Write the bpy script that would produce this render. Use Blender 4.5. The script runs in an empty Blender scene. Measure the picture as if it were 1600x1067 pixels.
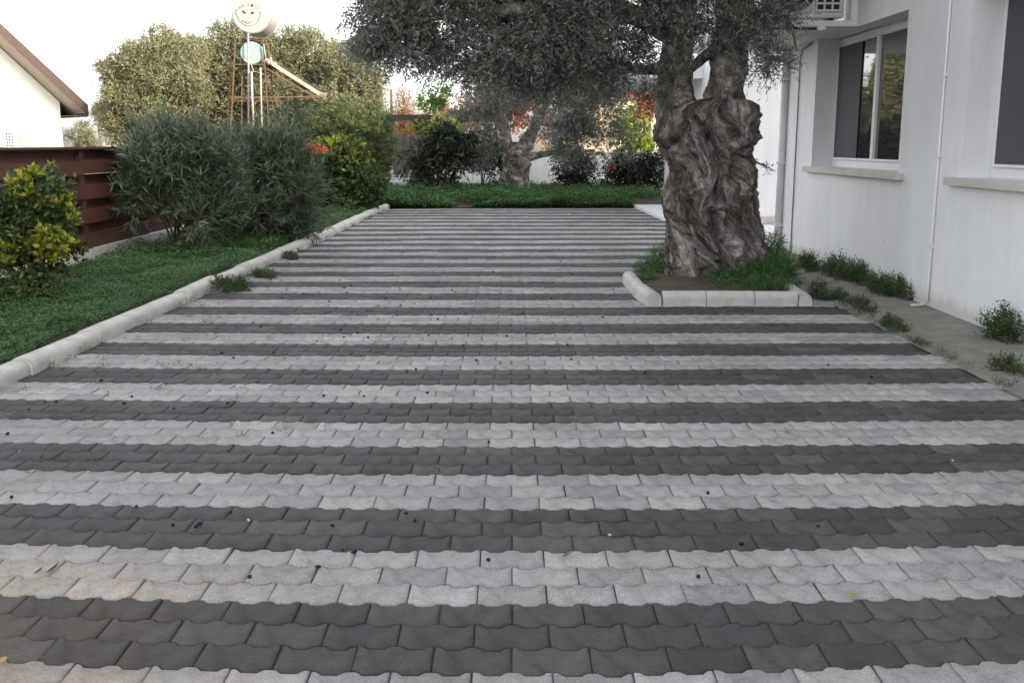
import bpy, math, random
import numpy as np
from mathutils import Vector, noise, Matrix
R = math.radians
random.seed(7)
S = bpy.context.scene
C = S.collection
# ---------------- camera, sky, sun, exposure ----------------
H, FPX, YH = 1.41, 1600.0, 225.0
TH = math.atan((533.5 - YH) / FPX)
cam_d = bpy.data.cameras.new('camera'); cam = bpy.data.objects.new('camera', cam_d); C.objects.link(cam)
cam.location = (0, 0, H); cam.rotation_euler = (math.pi/2 - TH, 0, 0)
cam_d.sensor_width = 36; cam_d.lens = 36 * FPX / 1600; cam_d.clip_end = 3000; cam_d.clip_start = .05
S.camera = cam
SUN_EL, SUN_X, SUN_Y = R(20), .75, -.66
w = bpy.data.worlds.new('World'); S.world = w; w.use_nodes = True
nt = w.node_tree; bg = nt.nodes['Background']
sky = nt.nodes.new('ShaderNodeTexSky'); sky.sky_type = 'NISHITA'; sky.sun_disc = False
sky.sun_elevation = SUN_EL; sky.sun_rotation = math.atan2(SUN_X, SUN_Y)
sky.air_density = 1.0; sky.dust_density = 2.5; sky.ozone_density = 1.0; sky.altitude = 50
hs = nt.nodes.new('ShaderNodeHueSaturation'); hs.inputs['Saturation'].default_value = .20
nt.links.new(sky.outputs[0], hs.inputs['Color']); nt.links.new(hs.outputs[0], bg.inputs['Color'])
bg.inputs['Strength'].default_value = .15
sl = bpy.data.lights.new('sun', 'SUN'); sl.energy = 2.0; sl.angle = R(.5); sl.color = (1, .83, .64)
so = bpy.data.objects.new('sun', sl); C.objects.link(so)
so.rotation_euler = Vector((SUN_X*math.cos(SUN_EL), SUN_Y*math.cos(SUN_EL), math.sin(SUN_EL))).to_track_quat('Z', 'Y').to_euler()
S.view_settings.view_transform = 'Standard'; S.view_settings.look = 'None'
S.view_settings.exposure = 2.02; S.view_settings.gamma = 1
S.render.engine = 'CYCLES'
# ---------------- helpers ----------------
ct, st = math.cos(TH), math.sin(TH)
def ray(px, py):
    a, b = (px-800)/FPX, (533.5-py)/FPX
    return Vector((a, ct + b*st, -st + b*ct))
def at(px, py, Y):
    d = ray(px, py); t = Y/d.y
    return Vector((d.x*t, Y, H + d.z*t))
def G(px, py, z=0.0):
    d = ray(px, py); t = (z-H)/d.z
    return Vector((d.x*t, d.y*t, z))
def pxm(Y): return FPX/(Y*ct)      # pixels per metre at distance
def tag(o, label=None, cat=None, group=None, kind=None):
    if label: o['label'] = label
    if cat: o['category'] = cat
    if group: o['group'] = group
    if kind: o['kind'] = kind
    return o
def thing(name, label, cat, loc=(0,0,0), rz=0, group=None):
    o = bpy.data.objects.new(name, None); C.objects.link(o); o.location = loc; o.rotation_euler = (0,0,rz)
    o.empty_display_size = .1
    return tag(o, label, cat, group)
def link(name, me, m=None, parent=None, loc=None):
    o = bpy.data.objects.new(name, me); C.objects.link(o)
    if m: me.materials.append(m)
    if parent:
        o.parent = parent
    if loc is not None: o.location = loc
    return o
def npmesh(name, V, F, smooth=False):
    """V (n,3); F (m,4) quads or list of arrays"""
    me = bpy.data.meshes.new(name)
    V = np.asarray(V, dtype=np.float32)
    me.vertices.add(len(V)); me.vertices.foreach_set('co', V.ravel())
    if isinstance(F, np.ndarray):
        k = F.shape[1]; n = len(F)
        me.loops.add(n*k); me.loops.foreach_set('vertex_index', F.astype(np.int32).ravel())
        me.polygons.add(n); me.polygons.foreach_set('loop_start', (np.arange(n)*k).astype(np.int32))
    else:
        tot = np.concatenate([f.ravel() for f in F]).astype(np.int32)
        sz = np.concatenate([np.full(len(f), f.shape[1]) for f in F]).astype(np.int32)
        me.loops.add(len(tot)); me.loops.foreach_set('vertex_index', tot)
        me.polygons.add(len(sz)); me.polygons.foreach_set('loop_start', np.concatenate([[0], np.cumsum(sz)[:-1]]).astype(np.int32))
    me.update(calc_edges=True); me.validate()
    if smooth: me.polygons.foreach_set('use_smooth', [True]*len(me.polygons))
    return me
class MB:
    def __init__(s): s.v = []; s.f = []
    def box(s, a, b, bev=0):
        x0,x1 = sorted((a[0],b[0])); y0,y1 = sorted((a[1],b[1])); z0,z1 = sorted((a[2],b[2])); n = len(s.v)
        s.v += [(x0,y0,z0),(x1,y0,z0),(x1,y1,z0),(x0,y1,z0),(x0,y0,z1),(x1,y0,z1),(x1,y1,z1),(x0,y1,z1)]
        s.f += [tuple(n+i for i in q) for q in ((0,3,2,1),(4,5,6,7),(0,1,5,4),(1,2,6,5),(2,3,7,6),(3,0,4,7))]; return s
    def bar(s, p, q, w, h=None):
        h = h or w; p = Vector(p); q = Vector(q); d = (q-p).normalized()
        u = d.cross(Vector((0,0,1)));
        if u.length < .05: u = Vector((1,0,0))
        u.normalize(); v = u.cross(d); n = len(s.v)
        for c in (p, q):
            for a, b in ((-1,-1),(1,-1),(1,1),(-1,1)): s.v.append(tuple(c + u*a*w/2 + v*b*h/2))
        s.f += [tuple(n+i for i in k) for k in ((0,3,2,1),(4,5,6,7),(0,1,5,4),(1,2,6,5),(2,3,7,6),(3,0,4,7))]; return s
    def tube(s, pts, rad, seg=8, cap=True):
        pts = [Vector(p) for p in pts]; n = len(s.v); m = len(pts)
        if not hasattr(rad, '__len__'): rad = [rad]*m
        ref = Vector((.13,.21,.97))
        for i, p in enumerate(pts):
            d = (pts[min(i+1,m-1)] - pts[max(i-1,0)]).normalized()
            u = d.cross(ref)
            if u.length < .1: u = d.cross(Vector((1,0,0)))
            u.normalize(); v = d.cross(u)
            for k in range(seg):
                a = 2*math.pi*k/seg; s.v.append(tuple(p + (u*math.cos(a) + v*math.sin(a))*rad[i]))
        for i in range(m-1):
            for k in range(seg):
                a = n+i*seg+k; b = n+i*seg+(k+1)%seg; s.f.append((a, b, b+seg, a+seg))
        if cap:
            s.f.append(tuple(n+k for k in reversed(range(seg)))); s.f.append(tuple(n+(m-1)*seg+k for k in range(seg)))
        return s
    def poly(s, pts):
        n = len(s.v); s.v += [tuple(p) for p in pts]; s.f.append(tuple(range(n, n+len(pts)))); return s
    def build(s, name, m, parent=None, smooth=False, bevel=0, loc=None):
        me = bpy.data.meshes.new(name); me.from_pydata([tuple(v) for v in s.v], [], s.f); me.update()
        if smooth:
            for p in me.polygons: p.use_smooth = True
        o = link(name, me, m, parent, loc)
        if bevel:
            b = o.modifiers.new('bevel', 'BEVEL'); b.width = bevel; b.segments = 2; b.limit_method = 'ANGLE'
        return o
# ---------------- materials ----------------
def newmat(name, rough=.85, spec=.3):
    m = bpy.data.materials.new(name); m.use_nodes = True; n = m.node_tree.nodes; l = m.node_tree.links
    p = n['Principled BSDF']; p.inputs['Roughness'].default_value = rough; p.inputs['Specular IOR Level'].default_value = spec
    return m, n, l, p
def tex(n, l, scale, detail=4, rough=.6, coord='Object', stretch=None, dist=0):
    tc = n.new('ShaderNodeTexCoord'); t = n.new('ShaderNodeTexNoise')
    t.inputs['Scale'].default_value = scale; t.inputs['Detail'].default_value = detail; t.inputs['Roughness'].default_value = rough
    t.inputs['Distortion'].default_value = dist
    src = tc.outputs[coord]
    if stretch:
        mp = n.new('ShaderNodeMapping'); mp.inputs['Scale'].default_value = stretch; l.new(src, mp.inputs[0]); src = mp.outputs[0]
    l.new(src, t.inputs['Vector']); return t
def ramp(n, l, src, stops):
    r = n.new('ShaderNodeValToRGB'); e = r.color_ramp.elements
    while len(e) < len(stops): e.new(.5)
    for i, (p, c) in enumerate(stops): e[i].position = p; e[i].color = (*c, 1) if len(c) == 3 else c
    l.new(src, r.inputs[0]); return r.outputs[0]
def mix(n, l, fac, a, b, mode='MIX'):
    x = n.new('ShaderNodeMix'); x.data_type = 'RGBA'; x.blend_type = mode
    for s, v in ((x.inputs[0], fac), (x.inputs[6], a), (x.inputs[7], b)):
        if hasattr(v, 'is_output'): l.new(v, s)
        elif isinstance(v, (int, float)): s.default_value = v
        else: s.default_value = (*v, 1)
    return x.outputs[2]
def bump(n, l, p, srcs, dist=.01, strength=.5):
    b = n.new('ShaderNodeBump'); b.inputs['Distance'].default_value = dist; b.inputs['Strength'].default_value = strength
    l.new(srcs, b.inputs['Height']); l.new(b.outputs[0], p.inputs['Normal']); return b
def simple(name, c1, c2=None, scale=8, rough=.85, bd=.003, bscale=60, stretch=None, spec=.3, metal=0):
    m, n, l, p = newmat(name, rough, spec); p.inputs['Metallic'].default_value = metal
    t = tex(n, l, scale, 6, .65, stretch=stretch)
    c2 = c2 or tuple(x*.75 for x in c1)
    l.new(ramp(n, l, t.outputs[0], [(.32, c1), (.68, c2)]), p.inputs['Base Color'])
    t2 = tex(n, l, bscale, 5, .7, stretch=stretch); bump(n, l, p, t2.outputs[0], bd, .6)
    return m
def leafmat(name, a, b, under=None, trans=.25, spread=3.0, rough=.55, spec=.4):
    m, n, l, p = newmat(name, rough, spec)
    g = n.new('ShaderNodeNewGeometry'); c = ramp(n, l, g.outputs['Random Per Island'], [(0, a), (1, b)])
    t = tex(n, l, spread, 2, .5); k = ramp(n, l, t.outputs[0], [(.35, (.72,.72,.72)), (.65, (1.25,1.25,1.2))])
    c = mix(n, l, 1.0, c, k, 'MULTIPLY')
    if under: c = mix(n, l, g.outputs['Backfacing'], c, under)
    l.new(c, p.inputs['Base Color'])
    tr = n.new('ShaderNodeBsdfTranslucent'); l.new(c, tr.inputs['Color'])
    ms = n.new('ShaderNodeMixShader'); ms.inputs[0].default_value = trans
    out = n['Material Output']; l.new(p.outputs[0], ms.inputs[1]); l.new(tr.outputs[0], ms.inputs[2]); l.new(ms.outputs[0], out.inputs['Surface'])
    return m
# pavers: light / dark concrete, tint per stone
def paver_mat():
    m, n, l, p = newmat('paver_concrete', .76, .34)
    at_ = n.new('ShaderNodeAttribute'); at_.attribute_name = 'tint'
    sp = n.new('ShaderNodeSeparateColor'); l.new(at_.outputs['Color'], sp.inputs[0])
    light = ramp(n, l, sp.outputs[0], [(0, (.25,.25,.252)), (.5, (.315,.314,.312)), (1, (.375,.37,.36))])
    dark = ramp(n, l, sp.outputs[0], [(0, (.048,.047,.047)), (.6, (.066,.065,.065)), (1, (.098,.094,.090))])
    c = mix(n, l, sp.outputs[1], light, dark)
    big = tex(n, l, 1.1, 5, .6); c = mix(n, l, 1.0, c, ramp(n, l, big.outputs[0], [(.3, (.80,.80,.79)), (.7, (1.14,1.14,1.14))]), 'MULTIPLY')
    med = tex(n, l, 22, 6, .75); c = mix(n, l, 1.0, c, ramp(n, l, med.outputs[0], [(.3, (.74,.735,.72)), (.5, (1,1,1)), (.72, (1.14,1.14,1.14))]), 'MULTIPLY')
    fine = tex(n, l, 170, 5, .85); c = mix(n, l, 1.0, c, ramp(n, l, fine.outputs[0], [(.3, (.55,.55,.55)), (.5, (.98,.98,.98)), (.72, (1.7,1.7,1.7))]), 'MULTIPLY')
    # brown soil stain spreading over the near left corner, and faint ones elsewhere
    tc = n.new('ShaderNodeTexCoord'); vm = n.new('ShaderNodeVectorMath'); vm.operation = 'DISTANCE'
    l.new(tc.outputs['Object'], vm.inputs[0]); vm.inputs[1].default_value = (-1.45, 2.75, 0)
    s1 = ramp(n, l, vm.outputs['Value'], [(.25, (1,1,1)), (1.0, (0,0,0))])
    dn = tex(n, l, 2.6, 5, .65); s2 = ramp(n, l, dn.outputs[0], [(.40, (0,0,0)), (.68, (1,1,1))])
    dn2 = tex(n, l, 5, 5, .65)
    f = mix(n, l, 1.0, s1, ramp(n, l, dn2.outputs[0], [(.3, (.3,.3,.3)), (.6, (.8,.8,.8))]), 'MULTIPLY')
    brown = mix(n, l, 1.0, c, (1.12, .90, .70), 'MULTIPLY')
    c = mix(n, l, f, c, brown)
    c = mix(n, l, mix(n, l, 1.0, s2, (.35,.35,.35), 'MULTIPLY'), c, mix(n, l, 1.0, c, (1.02,.93,.82), 'MULTIPLY'))
    # small pale droppings and specks
    vz = n.new('ShaderNodeTexVoronoi'); vz.inputs['Scale'].default_value = 3.1; l.new(tc.outputs['Object'], vz.inputs['Vector'])
    sm = ramp(n, l, vz.outputs['Distance'], [(.018, (1,1,1)), (.030, (0,0,0))])
    c = mix(n, l, sm, c, (.42,.41,.40))
    l.new(c, p.inputs['Base Color'])
    b1 = n.new('ShaderNodeBump'); b1.inputs['Distance'].default_value = .0025; b1.inputs['Strength'].default_value = .7; l.new(fine.outputs[0], b1.inputs['Height'])
    b2 = n.new('ShaderNodeBump'); b2.inputs['Distance'].default_value = .006; b2.inputs['Strength'].default_value = .5; l.new(med.outputs[0], b2.inputs['Height'])
    l.new(b1.outputs[0], b2.inputs['Normal']); l.new(b2.outputs[0], p.inputs['Normal'])
    return m
M = {}
M['paver'] = paver_mat()
M['joint'] = simple('joint_sand', (.075,.068,.058), (.03,.028,.025), 30, bscale=200)
M['soil'] = simple('soil', (.11,.08,.055), (.05,.038,.028), 9, bd=.02, bscale=40)
M['ground'] = simple('dry_ground', (.16,.13,.08), (.08,.09,.04), .6, bd=.02, bscale=10)
M['kerb'] = simple('kerb_concrete', (.60,.58,.54), (.42,.40,.365), 7, bd=.004, bscale=90)
def wallmat():
    m, n, l, p = newmat('white_render', .85, .25)
    a = tex(n, l, .7, 5, .6); c = ramp(n, l, a.outputs[0], [(.3, (.70,.70,.715)), (.7, (.77,.77,.775))])
    s = tex(n, l, 3, 6, .7, stretch=(1,1,.15)); c = mix(n, l, 1.0, c, ramp(n, l, s.outputs[0], [(.3, (.93,.93,.92)), (.6, (1.02,1.02,1.02))]), 'MULTIPLY')
    v = n.new('ShaderNodeTexVoronoi'); tc = n.new('ShaderNodeTexCoord'); l.new(tc.outputs['Object'], v.inputs['Vector']); v.inputs['Scale'].default_value = 2.2
    c = mix(n, l, ramp(n, l, v.outputs['Distance'], [(.015, (.7,.7,.7)), (.04, (0,0,0))]), c, (.45,.42,.38))
    sx = n.new('ShaderNodeSeparateXYZ'); l.new(tc.outputs['Object'], sx.inputs[0])
    gn = tex(n, l, 6, 5, .7); ad = n.new('ShaderNodeMath'); ad.operation = 'MULTIPLY_ADD'; ad.inputs[1].default_value = .22
    l.new(gn.outputs[0], ad.inputs[0]); 
    sb = n.new('ShaderNodeMath'); sb.operation = 'SUBTRACT'; l.new(sx.outputs[2], sb.inputs[0]); l.new(ad.outputs[0], sb.inputs[1]); ad.inputs[2].default_value = 0
    c = mix(n, l, ramp(n, l, sb.outputs[0], [(-.0, (.55,.55,.55)), (.09, (0,0,0))]), c, (.42,.37,.30))
    l.new(c, p.inputs['Base Color'])
    f = tex(n, l, 90, 4, .7); bb = bump(n, l, p, f.outputs[0], .004, .6)
    g = tex(n, l, 7, 5, .6, dist=.8); b3 = n.new('ShaderNodeBump'); b3.inputs['Distance'].default_value = .012; b3.inputs['Strength'].default_value = .5
    l.new(g.outputs[0], b3.inputs['Height']); l.new(b3.outputs[0], bb.inputs['Normal'])
    return m
M['wall'] = wallmat()
M['white_paint'] = simple('white_painted_metal', (.72,.72,.73), (.66,.66,.67), 5, rough=.45, bd=.0005)
M['marble'] = simple('sill_stone', (.55,.52,.47), (.45,.42,.38), 6, rough=.6, bd=.001)
M['white_tile'] = simple('white_marble', (.78,.78,.80), (.70,.70,.72), 2, rough=.5, bd=.001)
M['dark_metal'] = simple('dark_metal', (.03,.03,.032), (.02,.02,.02), 8, rough=.5)
M['ac_grey'] = simple('ac_dark_interior', (.05,.05,.055), (.035,.035,.04), 8)
M['fence'] = simple('stained_wood', (.105,.040,.026), (.055,.023,.016), 5, rough=.7, bd=.004, bscale=30, stretch=(1,.12,1))
M['rust'] = simple('rusty_steel', (.17,.10,.06), (.08,.05,.038), 12, rough=.8)
M['galv'] = simple('galvanised_pipe', (.34,.34,.32), (.26,.25,.22), 12, rough=.5)
M['tank'] = simple('cream_tank', (.31,.30,.28), (.28,.27,.25), 1.5, rough=.5, bd=.001)
M['blue'] = simple('pale_blue_tank', (.23,.30,.285), (.20,.265,.25), 3, rough=.4, bd=.001)
M['mark'] = simple('black_marker', (.02,.02,.02), (.03,.03,.03))
M['panel'] = simple('panel_casing', (.40,.34,.29), (.32,.27,.23), 4, rough=.5)
M['bark_far'] = simple('grey_bark', (.26,.22,.18), (.12,.10,.08), 7, bd=.05, bscale=12, stretch=(1,1,.3))
M['stem'] = simple('brown_stem', (.16,.11,.07), (.08,.06,.04), 20)
M['olive_fruit'] = simple('black_olive', (.012,.010,.014), (.02,.015,.02), 30, rough=.45)
M['roof_brown'] = simple('brown_fascia', (.060,.034,.028), (.046,.028,.024), 3, rough=.7)
M['soffit'] = simple('grey_soffit', (.27,.235,.20), (.24,.205,.175), 3)
M['neigh_wall'] = simple('cream_wall', (.78,.76,.70), (.74,.72,.66), 1)
M['sunny_wall'] = simple('ochre_wall', (.50,.42,.30), (.45,.37,.26), 1)
M['tan'] = simple('tan_fan_cover', (.24,.175,.12), (.22,.16,.11), 3)
M['cloth'] = simple('grey_shade_cloth', (.13,.115,.10), (.07,.062,.055), 4, bd=.02, bscale=14, stretch=(1,1,.2))
M['beam'] = simple('dark_timber', (.045,.035,.03), (.025,.02,.018), 6)
M['concrete'] = simple('footing_concrete', (.27,.25,.22), (.17,.155,.13), 5, bd=.012, bscale=45)
def glassmat():
    m, n, l, p = newmat('window_glass', .02, .9)
    p.inputs['Base Color'].default_value = (.03,.032,.034,1); p.inputs['IOR'].default_value = 1.9
    t = tex(n, l, 1.3, 1, .4); bump(n, l, p, t.outputs[0], .02, .25); return m
M['glass'] = glassmat()
M['screen'] = simple('insect_screen', (.085,.087,.095), (.075,.077,.085), 5)
def barkmat(name='olive_bark', twist=False):
    m, n, l, p = newmat(name, .92, .12)
    a = tex(n, l, 2.6, 9, .74, dist=1.6); c = ramp(n, l, a.outputs[0], [(.30, (.055,.047,.041)), (.44, (.15,.13,.115)), (.53, (.31,.28,.255)), (.63, (.62,.59,.55))])
    b = tex(n, l, 13, 8, .78, dist=1.2)
    if twist:
        at_ = n.new('ShaderNodeAttribute'); at_.attribute_name = 'grain'
        for t_, sc in ((a, (1.25,1.25,.85)), (b, (1.45,1.45,.8))):
            mp = n.new('ShaderNodeMapping'); mp.inputs['Scale'].default_value = sc; l.new(at_.outputs['Vector'], mp.inputs[0])
            for lk in list(t_.inputs['Vector'].links): l.remove(lk)
            l.new(mp.outputs[0], t_.inputs['Vector'])
        a.inputs['Distortion'].default_value = .6; b.inputs['Distortion'].default_value = .25
    c = mix(n, l, 1.0, c, ramp(n, l, b.outputs[0], [(.32, (.34,.33,.32)), (.5, (.95,.95,.95)), (.68, (1.9,1.85,1.8))]), 'MULTIPLY')
    r = tex(n, l, 3.1, 5, .65); c = mix(n, l, ramp(n, l, r.outputs[0], [(.52, (0,0,0)), (.68, (.6,.6,.6))]), c, mix(n, l, 1.0, c, (1.18,.90,.84), 'MULTIPLY'))
    g = tex(n, l, 55, 6, .8); c = mix(n, l, 1.0, c, ramp(n, l, g.outputs[0], [(.3, (.6,.6,.6)), (.7, (1.4,1.4,1.4))]), 'MULTIPLY')
    l.new(c, p.inputs['Base Color'])
    b1 = n.new('ShaderNodeBump'); b1.inputs['Distance'].default_value = .05; b1.inputs['Strength'].default_value = 1.0; l.new(b.outputs[0], b1.inputs['Height'])
    b2 = n.new('ShaderNodeBump'); b2.inputs['Distance'].default_value = .014; b2.inputs['Strength'].default_value = 1.0; l.new(g.outputs[0], b2.inputs['Height'])
    l.new(b1.outputs[0], b2.inputs['Normal']); l.new(b2.outputs[0], p.inputs['Normal']); return m
M['bark'] = barkmat(); M['bark_twisted'] = barkmat('twisted_olive_bark', True)
M['olive'] = leafmat('olive_leaves', (.080,.098,.072), (.18,.20,.155), (.21,.22,.19), .15)
M['olive_sun'] = leafmat('sunlit_olive_leaves', (.085,.095,.042), (.19,.185,.085), (.20,.20,.12), .25, spread=.6)
M['oleander'] = leafmat('oleander_leaves', (.058,.085,.048), (.145,.175,.11), (.10,.13,.085), .2)
M['oleander_young'] = leafmat('young_oleander_leaves', (.070,.098,.038), (.135,.16,.062), None, .3)
M['yellowgreen'] = leafmat('yellow_green_leaves', (.13,.17,.024), (.40,.40,.045), None, .3)
M['darkbroad'] = leafmat('broad_dark_leaves', (.038,.065,.024), (.10,.14,.045), None, .25)
M['dark'] = leafmat('dark_shrub_leaves', (.018,.028,.016), (.045,.062,.034), None, .15)
M['clover'] = leafmat('ground_cover_leaves', (.042,.105,.028), (.11,.22,.07), None, .3, spread=1.5)
M['weed'] = leafmat('weed_leaves', (.032,.062,.020), (.075,.12,.042), None, .3)
M['orange'] = leafmat('orange_leaves', (.20,.11,.05), (.34,.20,.09), None, .3)
M['red'] = leafmat('red_bracts', (.20,.07,.05), (.32,.13,.08), None, .3)
M['flower'] = leafmat('red_petals', (.60,.06,.03), (.75,.14,.06), None, .3)
M['lime'] = leafmat('lime_leaves', (.12,.17,.02), (.26,.30,.04), None, .4)
M['fresh'] = leafmat('fresh_green_leaves', (.10,.2,.04), (.2,.32,.08), None, .4)
M['pale'] = leafmat('pale_yellow_shoots', (.40,.42,.14), (.55,.56,.25), None, .3)
M['drylf'] = leafmat('dry_leaf', (.20,.12,.05), (.30,.18,.08), None, .1)
M['yellowlf'] = leafmat('yellow_leaf', (.50,.38,.05), (.6,.42,.08), None, .2)
# ---------------- leaf clouds ----------------
def unit(v): return v/np.maximum(np.linalg.norm(v, axis=1, keepdims=True), 1e-6)
def leaf_cloud(rng, blobs, n, tl, m, ll, lw, out=.8, up=0.0, rnd=.7, shell=2.0, spread=.9, stems=0.0, droop=0.0, floor=None, clump=0, cr_=.36):
    B = np.array([b[:6] for b in blobs], float); W = np.array([(b[6] if len(b) > 6 else 1)*b[3]*b[4]*b[5] if True else 1 for b in blobs]); W = W**.8; W /= W.sum()
    k = rng.choice(len(B), n, p=W)
    u = unit(rng.normal(size=(n,3))); r = rng.random(n)**(1/shell/1.2)
    r = r*(1 + .18*rng.normal(size=n)*(rng.random(n) < .35))
    P = B[k,:3] + u*r[:,None]*B[k,3:6]
    if clump:
        nc = max(4, n//clump); ci = rng.integers(0, nc, n); k = k[ci]; Pc = P[ci]; off = rng.normal(size=(n,3))*.5
        P = Pc + off*B[k,3:6]*cr_; uu = unit(.55*u[ci] + .6*unit(off) + .2*rng.normal(size=(n,3))); u = uu
    D = unit(out*u + rnd*unit(rng.normal(size=(n,3))) + np.array([0,0,up]))
    tlv = tl*rng.uniform(.6,1.3,n)
    j = np.linspace(0, 1, m)[None,:] + rng.uniform(-.04,.04,(n,m))
    pos = P[:,None,:] + D[:,None,:]*(tlv[:,None]*j)[:,:,None]
    pos[:,:,2] -= droop*(tlv[:,None]*j**2)
    pos = pos.reshape(-1,3); N = len(pos)
    Dn = np.repeat(D, m, axis=0)
    side = unit(np.cross(Dn, rng.normal(size=(N,3))))
    L = unit(Dn*(1-spread*.5) + side*spread*rng.uniform(.6,1.1,(N,1)) + np.array([0,0,-droop*.4]))
    Wd = unit(np.cross(L, rng.normal(size=(N,3))))
    ln = ll*rng.uniform(.65,1.15,(N,1)); wd = lw*rng.uniform(.7,1.15,(N,1))*.5
    nrm = np.cross(L, Wd)
    V = np.stack([pos, pos+L*ln*.45+Wd*wd, pos+L*ln+nrm*ln*.08, pos+L*ln*.45-Wd*wd], axis=1).reshape(-1,3)
    if floor is not None: V[:,2] = np.maximum(V[:,2], floor)
    F = np.arange(N*4).reshape(-1,4)
    if stems:
        s0 = P - D*tlv[:,None]*.1; s1 = P + D*tlv[:,None]; s1[:,2] -= droop*tlv
        sd = unit(np.cross(D, rng.normal(size=(n,3))))*stems
        SV = np.stack([s0-sd, s0+sd, s1+sd*.4, s1-sd*.4], axis=1).reshape(-1,3)
        F = np.concatenate([F, np.arange(n*4).reshape(-1,4)+len(V)]); V = np.concatenate([V, SV])
    return V, F
def crown(name, parent, mat, seed, blobs, n, tl=.22, m=12, ll=.06, lw=.012, **kw):
    rng = np.random.default_rng(seed); V, F = leaf_cloud(rng, blobs, n, tl, m, ll, lw, **kw)
    base = np.array(parent.location) if parent else np.zeros(3)
    return link(name, npmesh(name, V - base, F), mat, parent)
def pb(px, py, Y, rpx, rpy=None, ry=None, w=1):      # a blob of foliage where the photo has it
    c = at(px, py, Y); s = pxm(Y); rx = rpx/s; rz = (rpy or rpx)/s
    return (c.x, c.y, c.z, rx, ry if ry else rx*.9, rz, w)
def rel(pts, base): return [Vector(p)-Vector(base) for p in pts]
def smoothpath(pts, rad, k=6):
    P = [Vector(p) for p in pts]; out = []; ro = []
    for i in range(len(P)-1):
        p0 = P[max(i-1,0)]; p1 = P[i]; p2 = P[i+1]; p3 = P[min(i+2,len(P)-1)]
        for j in range(k):
            t = j/k; out.append(.5*((2*p1) + (p2-p0)*t + (2*p0-5*p1+4*p2-p3)*t*t + (-p0+3*p1-3*p2+p3)*t**3)); ro.append(rad[i]+(rad[i+1]-rad[i])*t)
    out.append(P[-1]); ro.append(rad[-1]); return out, ro
def woody(name, parent, mat, pts, rad, seg=20, k=10, amp=.12, freq=6):
    pts = rel(pts, parent.location); P, Rr = smoothpath(pts, rad, k); b = MB(); b.tube(P, Rr, seg)
    vs = []
    for i, v in enumerate(b.v):
        j = min(i//seg, len(P)-1); v = Vector(v); d = v-P[j]; q = v + Vector(parent.location)
        nn = noise.noise(q*freq) + .5*noise.noise(q*freq*2.7) + .3*(1-2*abs(noise.noise(Vector((q.x*freq*3, q.y*freq*3, q.z*freq*.8)))))
        vs.append(P[j] + d*(1 + amp*2*nn))
    b.v = vs; return b.build(name, mat, parent, smooth=True)
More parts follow.
